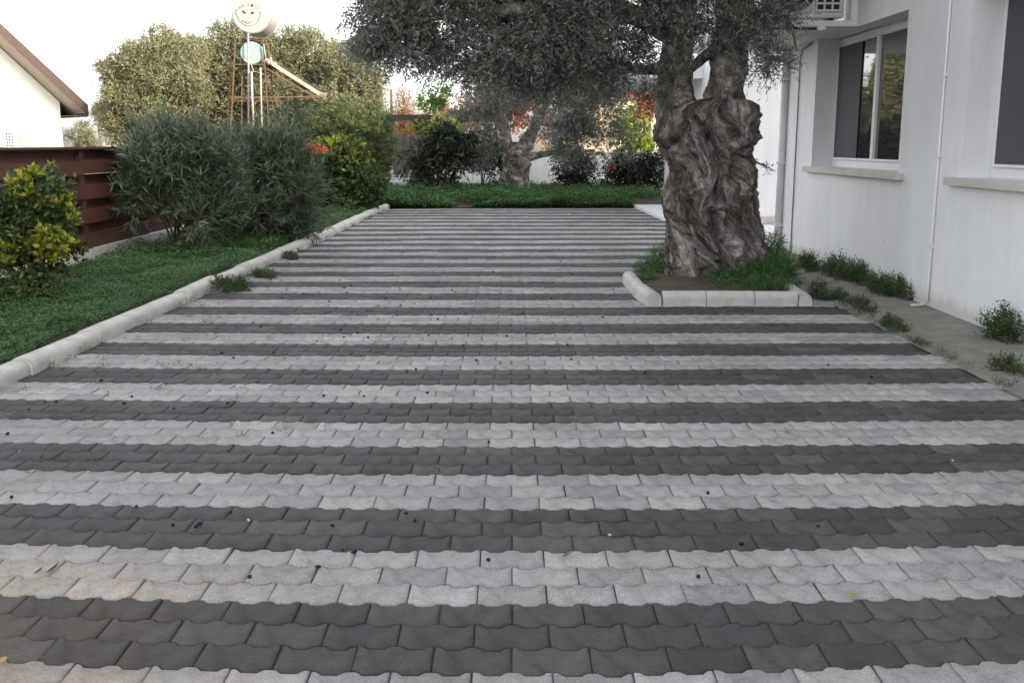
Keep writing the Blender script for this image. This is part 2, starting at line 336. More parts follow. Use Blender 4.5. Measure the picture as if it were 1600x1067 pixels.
# ---------------- ground ----------------
def gz(x, y):
    return .006*noise.noise(Vector((x*.6, y*.35, 1.7))) - .018*max(0, min(1, (-x-1.2)/1.6))*max(0, min(1, (y-9)/5))*(.6+.6*math.sin(y*.9))
XL = lambda y: -2.99 + (y-5.8)*.0135          # inner edge of the left kerb
def build_pavers():
    L, p, g = .22, .141, .0018; A = .0100
    Y0, Y1 = 2.0, 23.05; P2 = L/2
    us = [0, .14, .22, .30, .70, .78, .86, 1.0, 1.14, 1.22, 1.30, 1.70, 1.78, 1.86, 2.0]
    wv = [1, .92, .1, -.9, -.9, .1, .92, 1, .92, .1, -.9, -.9, .1, .92, 1]
    ex = np.array(us)*P2; ew = np.array(wv)*A
    def ring(ins):
        x = ex.copy(); x[0] += g+ins; x[-1] -= g+ins
        xs = x + (ex.mean()-x)*0; sh = 0
        gy = .0030; bot = np.stack([xs+sh, ew + gy + ins], 1); top = np.stack([xs+sh, ew + p - gy - ins], 1)[::-1]
        return np.concatenate([bot, top])
    r0, r1 = ring(.0032), ring(0); K = len(r0)
    k0 = math.floor((Y0-2.986)/p); k1 = math.ceil((Y1-2.986)/p)
    rng = np.random.default_rng(3); allV = []; tint = []; cnt = 0
    for k in range(k0, k1):
        y = 2.986 + k*p; off = 0 if k % 2 else L/2; darkr = ((k//3) % 2 != 0)
        for c in range(-16, 16):
            x = off + c*L; xc = x + L/2
            if xc < XL(y)-.12 or xc > 3.05: continue
            if 1.3 < xc < 2.42 and 9.2 < y < 10.85: continue
            lane = .05
            V = np.zeros((K*3, 3)); V[:K,:2] = r0; V[K:2*K,:2] = r1; V[2*K:,:2] = r1
            V[K:2*K,2] = -.0036; V[2*K:,2] = -.03
            V[:,:2] += rng.normal(0, .0009, 2); a = rng.normal(0, .004); cx, cy = L/2, p/2
            dx = V[:,0]-cx; dy = V[:,1]-cy; V[:,0] = cx+dx-a*dy; V[:,1] = cy+dy+a*dx
            V[:,2] += rng.normal(0, .0012) + dx*rng.normal(0, .008) + dy*rng.normal(0, .010)
            V[:,0] += x; V[:,1] += y
            hw = max(.8, min(.5*y, 3)); V[:,1] += .05*(V[:,0]/hw)**2*(1 if xc > 0 else 1.15) + .010*noise.noise(Vector((xc*.5, y*.5, 3))) \
                 + .02*max(0, min(1, (y-8)/6))*noise.noise(Vector((xc*.9, y*.25, 8)))
            V[:,2] += gz(xc, y)
            allV.append(V); t = min(1, max(0, rng.normal(.5, .25))); 
            tint.append((t, 1.0 if darkr else 0.0, rng.random(), 1)); cnt += 1
    V = np.concatenate(allV); n = cnt
    base = (np.arange(n)*3*K)[:,None]
    top = base + np.arange(K)[None,:]
    i = np.arange(K); j = (i+1) % K
    q1 = np.stack([i, i+K, j+K, j], 1); q2 = np.stack([i+K, i+2*K, j+2*K, j+K], 1)
    Q = (base[:,None,:] + np.concatenate([q1, q2])[None]).reshape(-1,4)
    me = npmesh('driveway', V, [top, Q])
    a = me.attributes.new('tint', 'FLOAT_COLOR', 'POINT')
    a.data.foreach_set('color', np.repeat(np.array(tint, np.float32), 3*K, axis=0).ravel())
    o = link('driveway', me, M['paver']); return tag(o, kind='structure')
build_pavers()
def sheet(name, x0, x1, y0, y1, z, m, nx=2, ny=2, amp=0, fr=1, kind='structure', hf=None):
    V = []; xs = np.linspace(x0, x1, nx); ys = np.linspace(y0, y1, ny)
    for y in ys:
        for x in xs:
            zz = z + (amp*noise.noise(Vector((x*fr, y*fr, .3))) if amp else 0)
            if hf: zz = hf(x, y)
            V.append((x, y, zz))
    F = np.array([(j*nx+i, j*nx+i+1, (j+1)*nx+i+1, (j+1)*nx+i) for j in range(ny-1) for i in range(nx-1)])
    return tag(link(name, npmesh(name, V, F, True), m), kind=kind)
sheet('ground', -600, 600, -60, 1200, -.06, M['ground'])
sheet('joint_sand', -3.0, 3.1, -16, 23.1, 0, M['joint'], 24, 120, hf=lambda x, y: -.0075 + gz(x, y))
# ---------------- kerbstones ----------------
def kerb_profile(w, h):
    P = [(-w/2, -.04)]
    for k in range(15):
        t = math.pi*(1-k/14); c, q = math.cos(t), math.sin(t); P.append((w/2*math.copysign(abs(c)**.75, c), h*(.35+.65*abs(q)**.8)))
    return P + [(w/2, -.04)]
def kerbstone(p, q, w, h, label, group, seed, taper=0):
    rng = random.Random(seed); p = Vector(p); q = Vector(q); d = (q-p).normalized(); s = Vector((-d.y, d.x, 0))
    prof = kerb_profile(w, h); n = 9; b = MB(); L = (q-p).length; K = len(prof)
    for i in range(n):
        e = min(i, n-1-i); ins = (.0 if e else .010); t = [0, .01, .05, .25, .5, .75, .95, .99, 1][i]
        hh = 1 - ins*3
        if taper and i >= 7: hh = .8 if i == 7 else .5
        for k, (u, z) in enumerate(prof):
            c = p + d*(L*t); jit = .003*noise.noise(Vector((c.x*9+u*30, c.y*9, seed)))
            b.v.append(tuple(c + s*(u*hh+jit) + Vector((0,0, z*hh+jit if z > 0 else z)) - p))
    for i in range(n-1):
        for k in range(K-1): b.f.append((i*K+k, i*K+k+1, (i+1)*K+k+1, (i+1)*K+k))
    b.f.append(tuple(range(K))); b.f.append(tuple((n-1)*K+k for k in reversed(range(K))))
    o = b.build('kerbstone', M['kerb'], None, loc=p, smooth=True)
    for f_ in o.data.polygons:
        if len(f_.vertices) > 4: f_.use_smooth = False; o.rotation_euler = (rng.uniform(-.012,.012), rng.uniform(-.008,.008), rng.uniform(-.006,.006))
    return tag(o, label, 'kerb', group)
y = 4.2; i = 0
rk = random.Random(4)
while y < 22.9:
    ln = 1.0; y2 = min(y+ln, 23.1); jx = rk.uniform(-.012,.012)
    kerbstone((XL(y)-.075+jx, y+.004, rk.uniform(-.012,.006)), (XL(y2)-.075+jx, y2-.004, rk.uniform(-.012,.006)), .16, .105,
              'pale concrete kerbstone in the long row between the driveway and the left planting bed', 'kerbstones along the left edge of the driveway', i)
    y = y2+.002; i += 1
px0, px1, py0, py1 = 1.12, 2.62, 9.0, 11.25
yf = G(1005, 478).y
kerbstone((1.34, yf+.06, 0), (1.30+.42, yf+.06, 0), .13, .125, 'left one of the front kerbstones of the olive tree planter, next to its mitred corner', 'kerbstones around the olive tree planter', 31)
kerbstone((1.725, yf+.06, .002), (2.15, yf+.055, 0), .13, .125, 'middle one of the front kerbstones of the olive tree planter', 'kerbstones around the olive tree planter', 32)
kerbstone((2.155, yf+.055, 0), (2.53, yf+.05, 0), .13, .125, 'right one of the front kerbstones of the olive tree planter, nearest the house', 'kerbstones around the olive tree planter', 33)
kerbstone((1.21, yf+.55, 0), (1.26, yf+.0, 0), .135, .125, 'kerbstone on the left side of the olive planter ending at the front corner', 'kerbstones around the olive tree planter', 34)
kerbstone((1.21, yf+1.55, 0), (1.205, yf+.56, 0), .135, .12, 'kerbstone on the left side of the olive planter with its rounded far end free', 'kerbstones around the olive tree planter', 35)
kerbstone((2.60, yf+.0, -.02), (2.62, yf+.62, -.01), .12, .125, 'kerbstone on the right side of the olive planter towards the white wall', 'kerbstones around the olive tree planter', 36)
def mound(x, y, cx, cy, rx, ry, h, z0=.02):
    d = ((x-cx)/rx)**2+((y-cy)/ry)**2; return z0 + h*max(0, 1-d) + .015*noise.noise(Vector((x*5, y*5, 0)))
sheet('planter_soil', 1.26, 2.58, yf+.08, yf+2.1, 0, M['soil'], 40, 50, hf=lambda x, y: mound(x, y, 2.0, 10.2, 1.0, 1.3, .10, .03))
# ---------------- left and far planting beds, footing strip ----------------
def bedh(x, y): return .055 - .05*max(0, min(1, (-x-4.4)/.6)) + .05*noise.noise(Vector((x*.9, y*.9, 4))) + .03*noise.noise(Vector((x*3, y*3, 9)))
sheet('left_bed_soil', -5.15, -3.05, 2.5, 24.5, 0, M['soil'], 40, 240, hf=bedh)
def farh(x, y): return .03 + .08*min(1, max(0, (y-23.1)/1.2)) + .06*noise.noise(Vector((x*.8, y*.8, 4)))
sheet('far_bed_soil', -7, 8, 23.12, 30.2, 0, M['soil'], 70, 40, hf=farh)
sheet('footing_strip', 2.86, 3.56, -14, 13.7, 0, M['concrete'], 10, 260, hf=lambda x, y: .008 + .045*max(0, (x-2.9)/.65) + .006*noise.noise(Vector((x*6, y*3, 2))) - (.02 if x < 2.9 and noise.noise(Vector((y*2.2, 0, 0))) > 0 else 0))
def cover(name, x0, x1, y0, y1, hf, n, size, mat, seed, amp=.10, mask=None, hmul=1):
    rng = np.random.default_rng(seed); X = rng.uniform(x0, x1, n); Yv = y0 + (y1-y0)*rng.random(n)**1.0
    keep = []; Z = []
    for x, y in zip(X, Yv):
        if mask and not mask(x, y): keep.append(False); continue
        h = hf(x, y); d = .5+.5*noise.noise(Vector((x*1.7, y*1.7, 21)))+.35*noise.noise(Vector((x*5, y*5, 3)))
        keep.append(d > .03); Z.append((h, max(.15, d)*amp)) if d > .03 else None
    keep = np.array(keep); X = X[keep]; Yv = Yv[keep]; Z = np.array(Z); n = len(X); m = 5
    hh = (Z[:,0] + Z[:,1]*(.35+.75*rng.random(n)))*hmul
    P = np.stack([X, Yv, hh], 1)
    a = rng.uniform(0, 6.28, n)[:,None] + np.linspace(0, 2*math.pi, m, endpoint=False)[None,:] + rng.uniform(-.3,.3,(n,m))
    L = np.stack([np.cos(a), np.sin(a), rng.uniform(-.35,.9,(n,m))], 2); L /= np.linalg.norm(L, axis=2, keepdims=True)
    L = L.reshape(-1,3); N = n*m; P5 = np.repeat(P, m, axis=0) + rng.normal(0, size*.8, (N,3))*np.array([1,1,.7])
    Wd = unit(np.cross(L, np.array([0,0,1.0]) + rng.normal(0,.35,(N,3))))
    ln = size*rng.uniform(.6,1.3,(N,1)); wd = ln*.32
    V = np.stack([P5, P5+L*ln*.55+Wd*wd, P5+L*ln, P5+L*ln*.55-Wd*wd], 1).reshape(-1,3)
    return tag(link(name, npmesh(name, V, np.arange(N*4).reshape(-1,4)), mat), kind='stuff')
bm = lambda x, y: x < XL(y)-.17
tag(cover('ground_cover', -4.97, -2.75, 3.4, 12, bedh, 52000, .019, M['clover'], 11, .13, bm), 'dense low green ground cover filling the bed beside the left kerb', 'ground cover')
tag(cover('ground_cover', -4.97, -2.75, 12, 24.5, bedh, 20000, .032, M['clover'], 12, .15, bm), 'green ground cover further along the left bed under the oleanders', 'ground cover')
tag(cover('ground_cover', -4.6, 3.6, 23.12, 29.9, farh, 20000, .05, M['clover'], 13, .30, lambda x, y: not (x > 2.72 and y < 24.2) and not (abs(x+.9)<.4 and y < 23.4)), 'green ground cover mounded in the far bed below the boundary wall', 'ground cover')
tag(cover('ground_cover', -4.4, 2.7, 23.08, 23.75, lambda x, y: .03, 6500, .05, M['clover'], 14, .20, lambda x, y: not (-1.35 < x < -.85)), 'front fringe of green ground cover spilling towards the end of the pavers', 'ground cover')
# ---------------- the white house on the right ----------------
HX = 3.55; WZ0, WZ1 = 1.20, 2.59
hs_ = thing('white_house', 'white rendered house wall on the right with two recessed sliding windows', 'house', (HX, 13.6, 0))
hb = Vector((HX, 13.6, 0))
w1 = (9.55, 12.32); w2 = (5.3, 8.22); w3 = (-3.0, -.5)
b = MB()
ys = [-14, w3[0], w3[1], w2[0], w2[1], w1[0], w1[1], 13.6]
for i in range(len(ys)-1):
    a, c = ys[i], ys[i+1]
    if (a, c) in (w1, w2, w3):
        b.box((HX,a,-.1),(HX+.29,c,WZ0-.05)); 
        if (a, c) == w1: b.box((HX,a,WZ1),(HX+.29,10.95,6.5)); b.box((HX+.0,10.952,2.60),(HX+.29,c,6.5))
        else: b.box((HX,a,WZ1),(HX+.29,c,6.5))
    elif i == 6: b.box((HX,a,-.1),(HX+.29,c,6.5))
    else: b.box((HX,a,-.1),(HX+.29,c,6.5))
b.box((HX+.292,-14,-.1),(12,13.6,6.5))
b.v = [tuple(Vector(v)-hb) for v in b.v]
b.build('wall', M['wall'], hs_)
b = MB().box((HX-.35,-14.4,6.503),(12.4,14,6.75)); b.v = rel(b.v, hb); b.build('roof', M['wall'], hs_)
def window(y0, y1, ysc):
    fx = HX+.235
    f = MB(); t = .055
    f.box((fx,y0+.003,WZ0-.05),(fx+.05,y1-.003,WZ0+.03)); f.box((fx,y0+.003,WZ1-.09),(fx+.05,y1-.003,WZ1-.003))
    f.box((fx,y0+.003,WZ0+.03),(fx+.05,y0+t,WZ1-.09)); f.box((fx,y1-t,WZ0+.03),(fx+.05,y1-.003,WZ1-.09))
    ym = ysc; f.box((fx-.012,ym-.035,WZ0+.032),(fx+.038,ym+.035,WZ1-.092))
    f.box((fx-.02,y0+.06,WZ0+.031),(fx-.004,y1-.06,WZ0+.055))
    f.v = rel(f.v, hb); fr = f.build('window', M['white_paint'], hs_, bevel=.004)
    for a, c, mm, nm in ((y0+t, ym-.035, 'glass', 'pane'), (ym+.035, y1-t, 'glass', 'pane')):
        g = MB().box((fx+.018,a,WZ0+.031),(fx+.026,c,WZ1-.091)); g.v = rel(g.v, hb); g.build(nm, M[mm], fr)
    g = MB().box((fx+.004,y1-1.15+.3,WZ0+.034),(fx+.010,y1-t-.004,WZ1-.094)); g.v = rel(g.v, hb); g.build('insect_screen', M['screen'], fr)
    s = MB().box((HX-.075,y0-.16,WZ0-.115),(fx-.001,y1+.14,WZ0-.051+.0)); s.v = rel(s.v, hb); s.build('sill', M['marble'], fr, bevel=.006)
window(*w1, 10.95); window(*w2, 6.9); window(*w3, -1.7)
# balcony tray for the air conditioner
b = MB(); b.box((2.3,10.95,2.595),(HX-.003,14.2,2.65)); b.box((HX-.07,10.95,2.652),(HX-.003,11.02,3.6))
b.v = rel(b.v, hb); b.build('balcony_slab', M['wall'], hs_)
b = MB()
zz = 0
def tubeh(pts, r, name, m, parent=hs_, base=hb, seg=10): t = MB(); t.tube(rel(pts, base), r, seg); return t.build(name, m, parent, smooth=True)
tubeh([(HX-.05,13.52,.0),(HX-.05,13.52,2.59)], .045, 'downpipe', M['white_paint'])
for z in (.35, 1.15, 2.2):
    b = MB().box((HX-.1,13.465,z),(HX-.002,13.575,z+.03)); b.v = rel(b.v, hb); b.build('pipe_clip', M['white_paint'], hs_)
tubeh([(HX-.015,12.98,.05),(HX-.015,12.98,2.45),(HX-.015,12.9,2.54),(HX-.015,12.5,2.575)], .009, 'conduit', M['galv'])
yc = 8.62
tubeh([(HX-.16,yc-.02,.065),(HX-.05,yc-.0,.07),(HX-.016,yc,.1),(HX-.016,yc,1.2),(HX-.016,yc+.01,6.4)], .010, 'conduit', M['wall'])
for z in (.55, 1.3, 1.95, 2.7):
    b = MB().box((HX-.034,yc-.02,z),(HX-.002,yc+.02,z+.022)); b.v = rel(b.v, hb); b.build('conduit_clip', M['white_paint'], hs_)
# far wing and porch
w2g = thing('house_wing', 'set back white wing of the house seen between and beside the olive trunks', 'house wing', (3.0, 17.5, 0))
wb = Vector((3.0,17.5,0))
b = MB().box((3.72,17.5,-.1),(12,24,6.5)); b.v = rel(b.v, wb); b.build('wall', M['wall'], w2g)
b = MB().box((3.72,17.47,.1),(12,17.497,.2)); b.v = rel(b.v, wb); b.build('skirting', M['marble'], w2g)
b = MB().box((1.95,20.5,2.66),(3.718,25,2.95)); b.v = rel(b.v, wb); b.build('porch_roof', M['wall'], w2g)
b = MB().box((3.66,24.7,.0),(3.9,24.9,2.66)); b.v = rel(b.v, wb); b.build('column', M['wall'], w2g)
b = MB(); pf = [(2.93,13.8),(12,13.8),(12,25.0),(2.68,25.0),(2.78,22)]
for z in (-.05,.06): b.v += [(x,y,z) for x,y in pf]
b.f += [(4,3,2,1,0),(5,6,7,8,9)] + [(i,(i+1)%5,(i+1)%5+5,i+5) for i in range(5)]
o = b.build('porch_floor', M['white_tile'], bevel=.01); tag(o, kind='structure')
# air conditioner on the tray, facing the camera
def ac(base, wd, ht, dp, label, group, cols=(3,6), rz=0, flip=1, fm='ac_grey'):
    a = thing('air_conditioner', label, 'air conditioner', base, rz, group)
    MB().box((-wd/2,0,.05),(wd/2,dp,.05+ht)).build('body', M['white_paint'], a, bevel=.012)
    g = MB(); x0, x1 = sorted((flip*(wd/2-.30), flip*(wd/2-.05))); z0, z1 = .12, ht-.02
    g.box((x0,-.012,z0),(x1,-.004,z1)); g.build('vent', M['ac_grey'], a)
    g = MB(); nx, nz = cols
    for i in range(nx+1): xx = x0+(x1-x0)*i/nx; g.box((xx-.009,-.03,z0-.01),(xx+.009,-.0135,z1+.01))
    for i in range(nz+1): z = z0+(z1-z0)*i/nz; g.box((x0-.01,-.034,z-.010),(x1+.01,-.0305,z+.010))
    g.build('grille', M['white_paint'], a)
    f = MB(); cx, cz, r = -flip*(wd/2-.30), .05+ht/2, min(.22, ht*.42)
    ring = [(cx+r*math.cos(t), -.006, cz+r*math.sin(t)) for t in np.linspace(0, 2*math.pi, 32, endpoint=False)]
    f.poly(ring[::-1]); fo = f.build('fan', M[fm], a)
    f = MB()
    for q in (.25,.5,.75,1.0):
        rr = r*q; pts = [(cx+rr*math.cos(t), -.02, cz+rr*math.sin(t)) for t in np.linspace(0, 2*math.pi, 33)]; f.tube(pts, .005, 4)
    for k in range(8): t = k*math.pi/4; f.bar((cx,-.02,cz),(cx+r*math.cos(t),-.02,cz+r*math.sin(t)), .006)
    f.build('fan_guard', M['white_paint'], fo)
    for s in (-1, 1): MB().box((s*wd*.35-.02,.02,0),(s*wd*.35+.02,dp-.02,.05)).build('foot', M['dark_metal'], a)
    return a
acz = 2.652
ac((3.06,11.15,acz), .82, .56, .3, 'white air conditioner unit on the balcony slab above the recessed window', None, (3,6))
lp = thing('wall_lamp', 'small white lamp on a dark arm under the balcony slab', 'lamp', (3.22,10.9,2.57))
tt = MB(); tt.tube([(-.65,0,.0),(-.1,0,-.005)], .012, 8); tt.build('arm', M['dark_metal'], lp, smooth=True)
tt = MB(); tt.tube([(-.1,0,-.005),(-.07,0,-.005),(-.03,0,-.005),(0,0,-.005)], [.014,.026,.026,.01], 10); tt.build('lamp_head', M['white_tile'], lp, smooth=True)
# ---------------- main olive tree ----------------
YT = 10.45
ot = thing('olive_tree', 'old olive tree with a thick gnarled trunk in the kerbed planter', 'olive tree', (2.03, YT, 0))
sil = [(452,1036,1196),(435,1034,1197),(420,1037,1195),(390,1042,1194),(360,1044,1188),(335,1040,1182),(312,1034,1180),(292,1040,1181),(270,1048,1180),(250,1040,1176),(230,1029,1177),(210,1024,1181),(192,1027,1186),(176,1034,1186),(170,1046,1184),(164,1066,1178),(159,1090,1166),(155,1112,1146)]
def make_trunk():
    prof = []
    for py, a, c in sil:
        p, q = at(a, py, YT), at(c, py, YT); prof.append((p.z, (p.x+q.x)/2, (q.x-p.x)/2))
    prof.sort(); zs = np.array([p[0] for p in prof]); cx = np.array([p[1] for p in prof]); rr = np.array([p[2] for p in prof])
    zs[0] = -.02
    F_ = [(1026,205,1062,238,11,.10),(1046,212,1080,212,9,.05),(1058,330,1078,345,6,.05),(1092,345,1104,352,5,.05),(1140,350,1150,372,7,-.08),(1098,385,1104,392,6,-.07),(1062,238,1100,292,11,.09),(1100,292,1118,318,9,.06),(1058,228,1048,262,8,-.09),(1088,180,1128,200,9,.08),(1128,200,1146,228,9,.09),(1105,215,1132,255,9,-.10),
          (1150,205,1168,225,10,.07),(1160,240,1150,282,9,-.12),(1172,258,1168,305,8,.06),(1076,318,1088,345,9,-.09),(1045,300,1050,335,9,.07),(1112,338,1118,362,9,-.13),(1112,326,1132,326,6,.06),(1130,340,1130,362,6,.05),
          (1066,372,1078,402,10,-.10),(1060,345,1062,370,9,.06),(1092,368,1098,412,8,.07),(1145,325,1152,400,8,.07),(1128,380,1130,425,8,-.07),(1168,330,1178,395,8,-.07),(1048,395,1050,435,10,.06),(1100,420,1120,440,9,.05),
          (1084,250,1072,285,7,-.08),(1135,280,1120,300,7,-.07),(1060,270,1080,300,7,.05),(1165,180,1178,196,8,.06),(1110,175,1100,200,7,-.06),(1062,190,1075,212,8,-.07)]
    feats = []
    for (a1,b1,a2,b2,fw,am) in F_:
        p, q = at(a1,b1,YT-.35), at(a2,b2,YT-.35); feats.append((p.x,p.z,q.x,q.z,fw/pxm(YT-.35),am))
    NT, NZ = 360, 300
    tz = np.linspace(0, 1, NZ); zz = zs[0] + (zs[-1]-zs[0])*tz
    # arc-length like redistribution near the top
    V = []; grain = []
    for i, z in enumerate(zz):
        x0 = np.interp(z, zs, cx); r = np.interp(z, zs, rr)
        for k in range(NT):
            t = 2*math.pi*k/NT; tw = t + 1.1*z + .35*math.sin(2.1*z+.6)
            d = Vector((math.cos(tw), math.sin(tw), 0))
            q = Vector((math.cos(tw)*1.15, math.sin(tw)*1.15, z*.95))
            wq = q + Vector((noise.noise(q*1.6+Vector((9,0,0))), noise.noise(q*1.6+Vector((0,7,0))), noise.noise(q*1.6)))*.55
            n1 = noise.noise(wq*1.6)
            n2 = 1-2*abs(noise.noise(Vector((wq.x*2.6, wq.y*2.6, wq.z*1.3))))
            n3 = 1-2*abs(noise.noise(Vector((wq.x*6.5, wq.y*6.5, wq.z*1.6))))
            n4 = 1-2*abs(noise.noise(Vector((wq.x*14, wq.y*14, wq.z*3.6)))); 
            grain.append(wq.copy() + Vector((0,0,0))); q5 = Vector((math.cos(t)*r, math.sin(t)*r, z)); n5 = noise.noise(q5*26); n6 = noise.noise(q5*60)
            n7 = 1-2*abs(noise.noise(q5*9+Vector((5,1,2))))
            dd = .050*n1 + .050*(n2-.5) + .030*(n3-.4) + .026*n7 + .016*(n4-.3) + .022*n5 + .013*n6
            if math.sin(t) < .35:
                fx = (x0 + math.cos(t)*r); fz = z
                for (ax_, az_, bx_, bz_, fw, am) in feats:
                    vx, vz = bx_-ax_, bz_-az_; L2 = vx*vx+vz*vz; tt_ = 0 if L2 < 1e-6 else max(0, min(1, ((fx-ax_)*vx+(fz-az_)*vz)/L2))
                    e = ((fx-ax_-vx*tt_)**2+(fz-az_-vz*tt_)**2)/(fw*fw)
                    if e < 4: dd += 1.25*am*math.exp(-e)*min(1, max(0, .25-math.sin(t)))
            hole = noise.noise(wq*1.15+Vector((3,3,3))); dd -= .30*max(0, hole-.22)
            if z < .35: dd += (.35-z)*.22*max(0, math.sin(tw*3.0+.5))
            sx = r*.955 + dd*min(1, r*3)*(.55 + .45*abs(math.sin(t))); sy = r*.82 + dd*min(1, r*3)
            V.append((x0+math.cos(t)*sx-2.03, math.sin(t)*sy, z + .02*n2))
    V = np.array(V); i = np.arange(NZ-1)[:,None]; k = np.arange(NT)[None,:]
    F = np.stack([i*NT+k, i*NT+(k+1)%NT, (i+1)*NT+(k+1)%NT, (i+1)*NT+k], 2).reshape(-1,4)
    me = npmesh('trunk', V, [F, ((NZ-1)*NT+np.arange(NT))[None,:]], True)
    a = me.attributes.new('grain', 'FLOAT_VECTOR', 'POINT'); a.data.foreach_set('vector', np.array([tuple(g) for g in grain], np.float32).ravel())
    link('trunk', me, M['bark_twisted'], ot)
make_trunk()
A_ = lambda px, py, Y=YT: at(px, py, Y)
woody('limb', ot, M['bark'], [A_(1078,232),A_(1060,180),A_(1054,130),A_(1058,80),A_(1062,10),A_(1052,-80),A_(1030,-180)], [.22,.20,.155,.15,.15,.12,.09], 48, 22, .13, 5)
woody('limb', ot, M['bark'], [A_(1126,232),A_(1130,180),A_(1134,130),A_(1138,80),A_(1146,20),A_(1160,-60),A_(1170,-150)], [.23,.205,.175,.17,.16,.13,.09], 48, 22, .14, 5)
woody('burl', ot, M['bark'], [A_(1150,240,10.3),A_(1158,205,10.3),A_(1160,175,10.35),A_(1162,158,10.35)], [.12,.155,.14,.05], 60, 22, .24, 9)
woody('branch', ot, M['bark'], [A_(1070,112),A_(1096,94),A_(1122,74)], [.055,.05,.06], 16, 8, .12, 9)
for pts, r in (([(1060,60,10.4),(980,20,10.0),(880,10,9.6),(760,20,9.3),(650,30,9.2),(590,50,9.2)], [.11,.09,.07,.05,.03,.012]),
               ([(1055,100,10.4),(1010,110,10.6),(960,100,10.9),(900,90,11.2),(840,60,11.4)], [.07,.05,.035,.025,.01]),
               ([(1062,20,10.4),(1000,-40,10.8),(900,-90,11.2),(800,-110,11.4)], [.10,.08,.05,.02]),
               ([(1050,-60,10.4),(940,-120,9.6),(800,-140,8.9),(700,-120,8.6)], [.09,.07,.05,.02]),
               ([(1150,30,10.4),(1185,60,10.2),(1198,82,10.1),(1200,122,10.1)], [.06,.03,.022,.014]),
               ([(1146,40,10.4),(1190,20,10.1),(1230,30,9.9),(1245,80,9.8)], [.05,.03,.02,.008]),
               ([(1178,252,10.4),(1200,262,10.3),(1213,268,10.3)], [.012,.005,.003])):
    woody('branch', ot, M['bark'], [at(*p) for p in pts], r, 12, 8, .12, 9)
cr = [pb(600,35,9.3,55,45), pb(578,70,9.3,30,18,w=.6), pb(640,70,9.3,48,32), pb(690,25,9.4,70,55), pb(700,95,9.4,40,22,w=.7), pb(760,60,9.5,70,60), pb(765,105,9.8,46,24),
      pb(850,30,9.7,80,60), pb(850,100,10,70,45), pb(930,20,10,50,50), pb(925,92,10.4,54,42), pb(990,-15,10,60,22), pb(1000,85,10.2,36,40), pb(1040,20,9.9,38,44), pb(1018,120,10.2,20,30,w=.6),
      pb(1105,8,9.9,45,40), pb(1095,48,9.9,26,14,w=.4), pb(1180,20,9.8,42,40), pb(1200,32,9.8,24,34,w=.6), pb(1212,92,9.8,26,22,w=.5), pb(1225,124,9.8,12,8,w=.3), pb(1182,132,10,12,12,w=.25),
      pb(640,-60,9.3,110,60,w=.7), pb(820,-80,9.6,130,70,w=.7), pb(1000,-90,10,110,60,w=.7), pb(1140,-80,10,90,60,w=.7)]
crown('crown', ot, M['olive'], 21, cr, 13500, tl=.20, m=13, ll=.058, lw=.0125, out=.7, up=-.1, rnd=.6, shell=2.2, clump=22, cr_=.30, stems=.0016, droop=.25)
crown('twig_leaves', ot, M['olive'], 23, [pb(1204,263,10.3,9,4,.05), pb(1192,258,10.35,7,3,.05)], 9, tl=.07, m=6, ll=.045, lw=.011)
upper = [(.6,10.0,3.9,2.0,1.6,.7), (2.2,10.5,4.2,1.7,1.8,.8), (-.6,9.6,3.4,1.2,1.2,.4)]
crown('crown', ot, M['olive'], 22, upper, 5000, tl=.28, m=12, ll=.09, lw=.022, out=.5, up=0, rnd=.9)
# weeds in the planter
def plantlet(name, label, cat, c, blobs, n, mat, seed, ll=.03, lw=.012, tl=.09, m=8, group=None, up=.5, stem=True, **kw):
    ll *= 1.0
    t = thing(name, label, cat, c, 0, group)
    crown('foliage', t, mat, seed, blobs, n, tl=tl, m=m, ll=ll, lw=lw, up=up, floor=.0, **kw)
    if stem:
        rng = random.Random(seed); s = MB()
        for k in range(5):
            b_ = blobs[k % len(blobs)]; e = Vector(b_[:3]) - Vector(c) + Vector((rng.uniform(-.5,.5)*b_[3], rng.uniform(-.5,.5)*b_[4], 0)); s.tube([(rng.uniform(-.03,.03), rng.uniform(-.03,.03), -.01), e*.5+Vector((0,0,.02)), e], [.005,.004,.002], 5)
        s.build('stem', M['stem'], t)
    return t
def gb(px, py, rpx, rz, ry=None, z=0, w=1):
    c = G(px, py); s = pxm(c.y); return (c.x, c.y, z+rz*.8, rpx/s, ry or rpx/s, rz, w)
c = G(1205, 452); plantlet('herb_clump', 'dark green feathery herbs in the planter at the right foot of the olive trunk', 'weeds', (c.x,c.y,.05),
    [gb(1212,448,28,.17), gb(1180,452,40,.15), gb(1135,456,40,.10), gb(1228,440,16,.16), gb(1200,425,22,.24), gb(1160,462,40,.06), gb(1200,464,36,.09), gb(1130,464,22,.05)], 3600, M['clover'], 41, .028, .009, .08)
c = G(1020, 440); plantlet('herb_clump', 'small green herbs in the planter at the left foot of the olive trunk', 'weeds', (c.x,c.y,.05),
    [gb(1020,440,18,.12), gb(1012,450,16,.07), gb(1030,425,14,.16), gb(1002,432,12,.08)], 800, M['clover'], 42, .028, .009, .07)
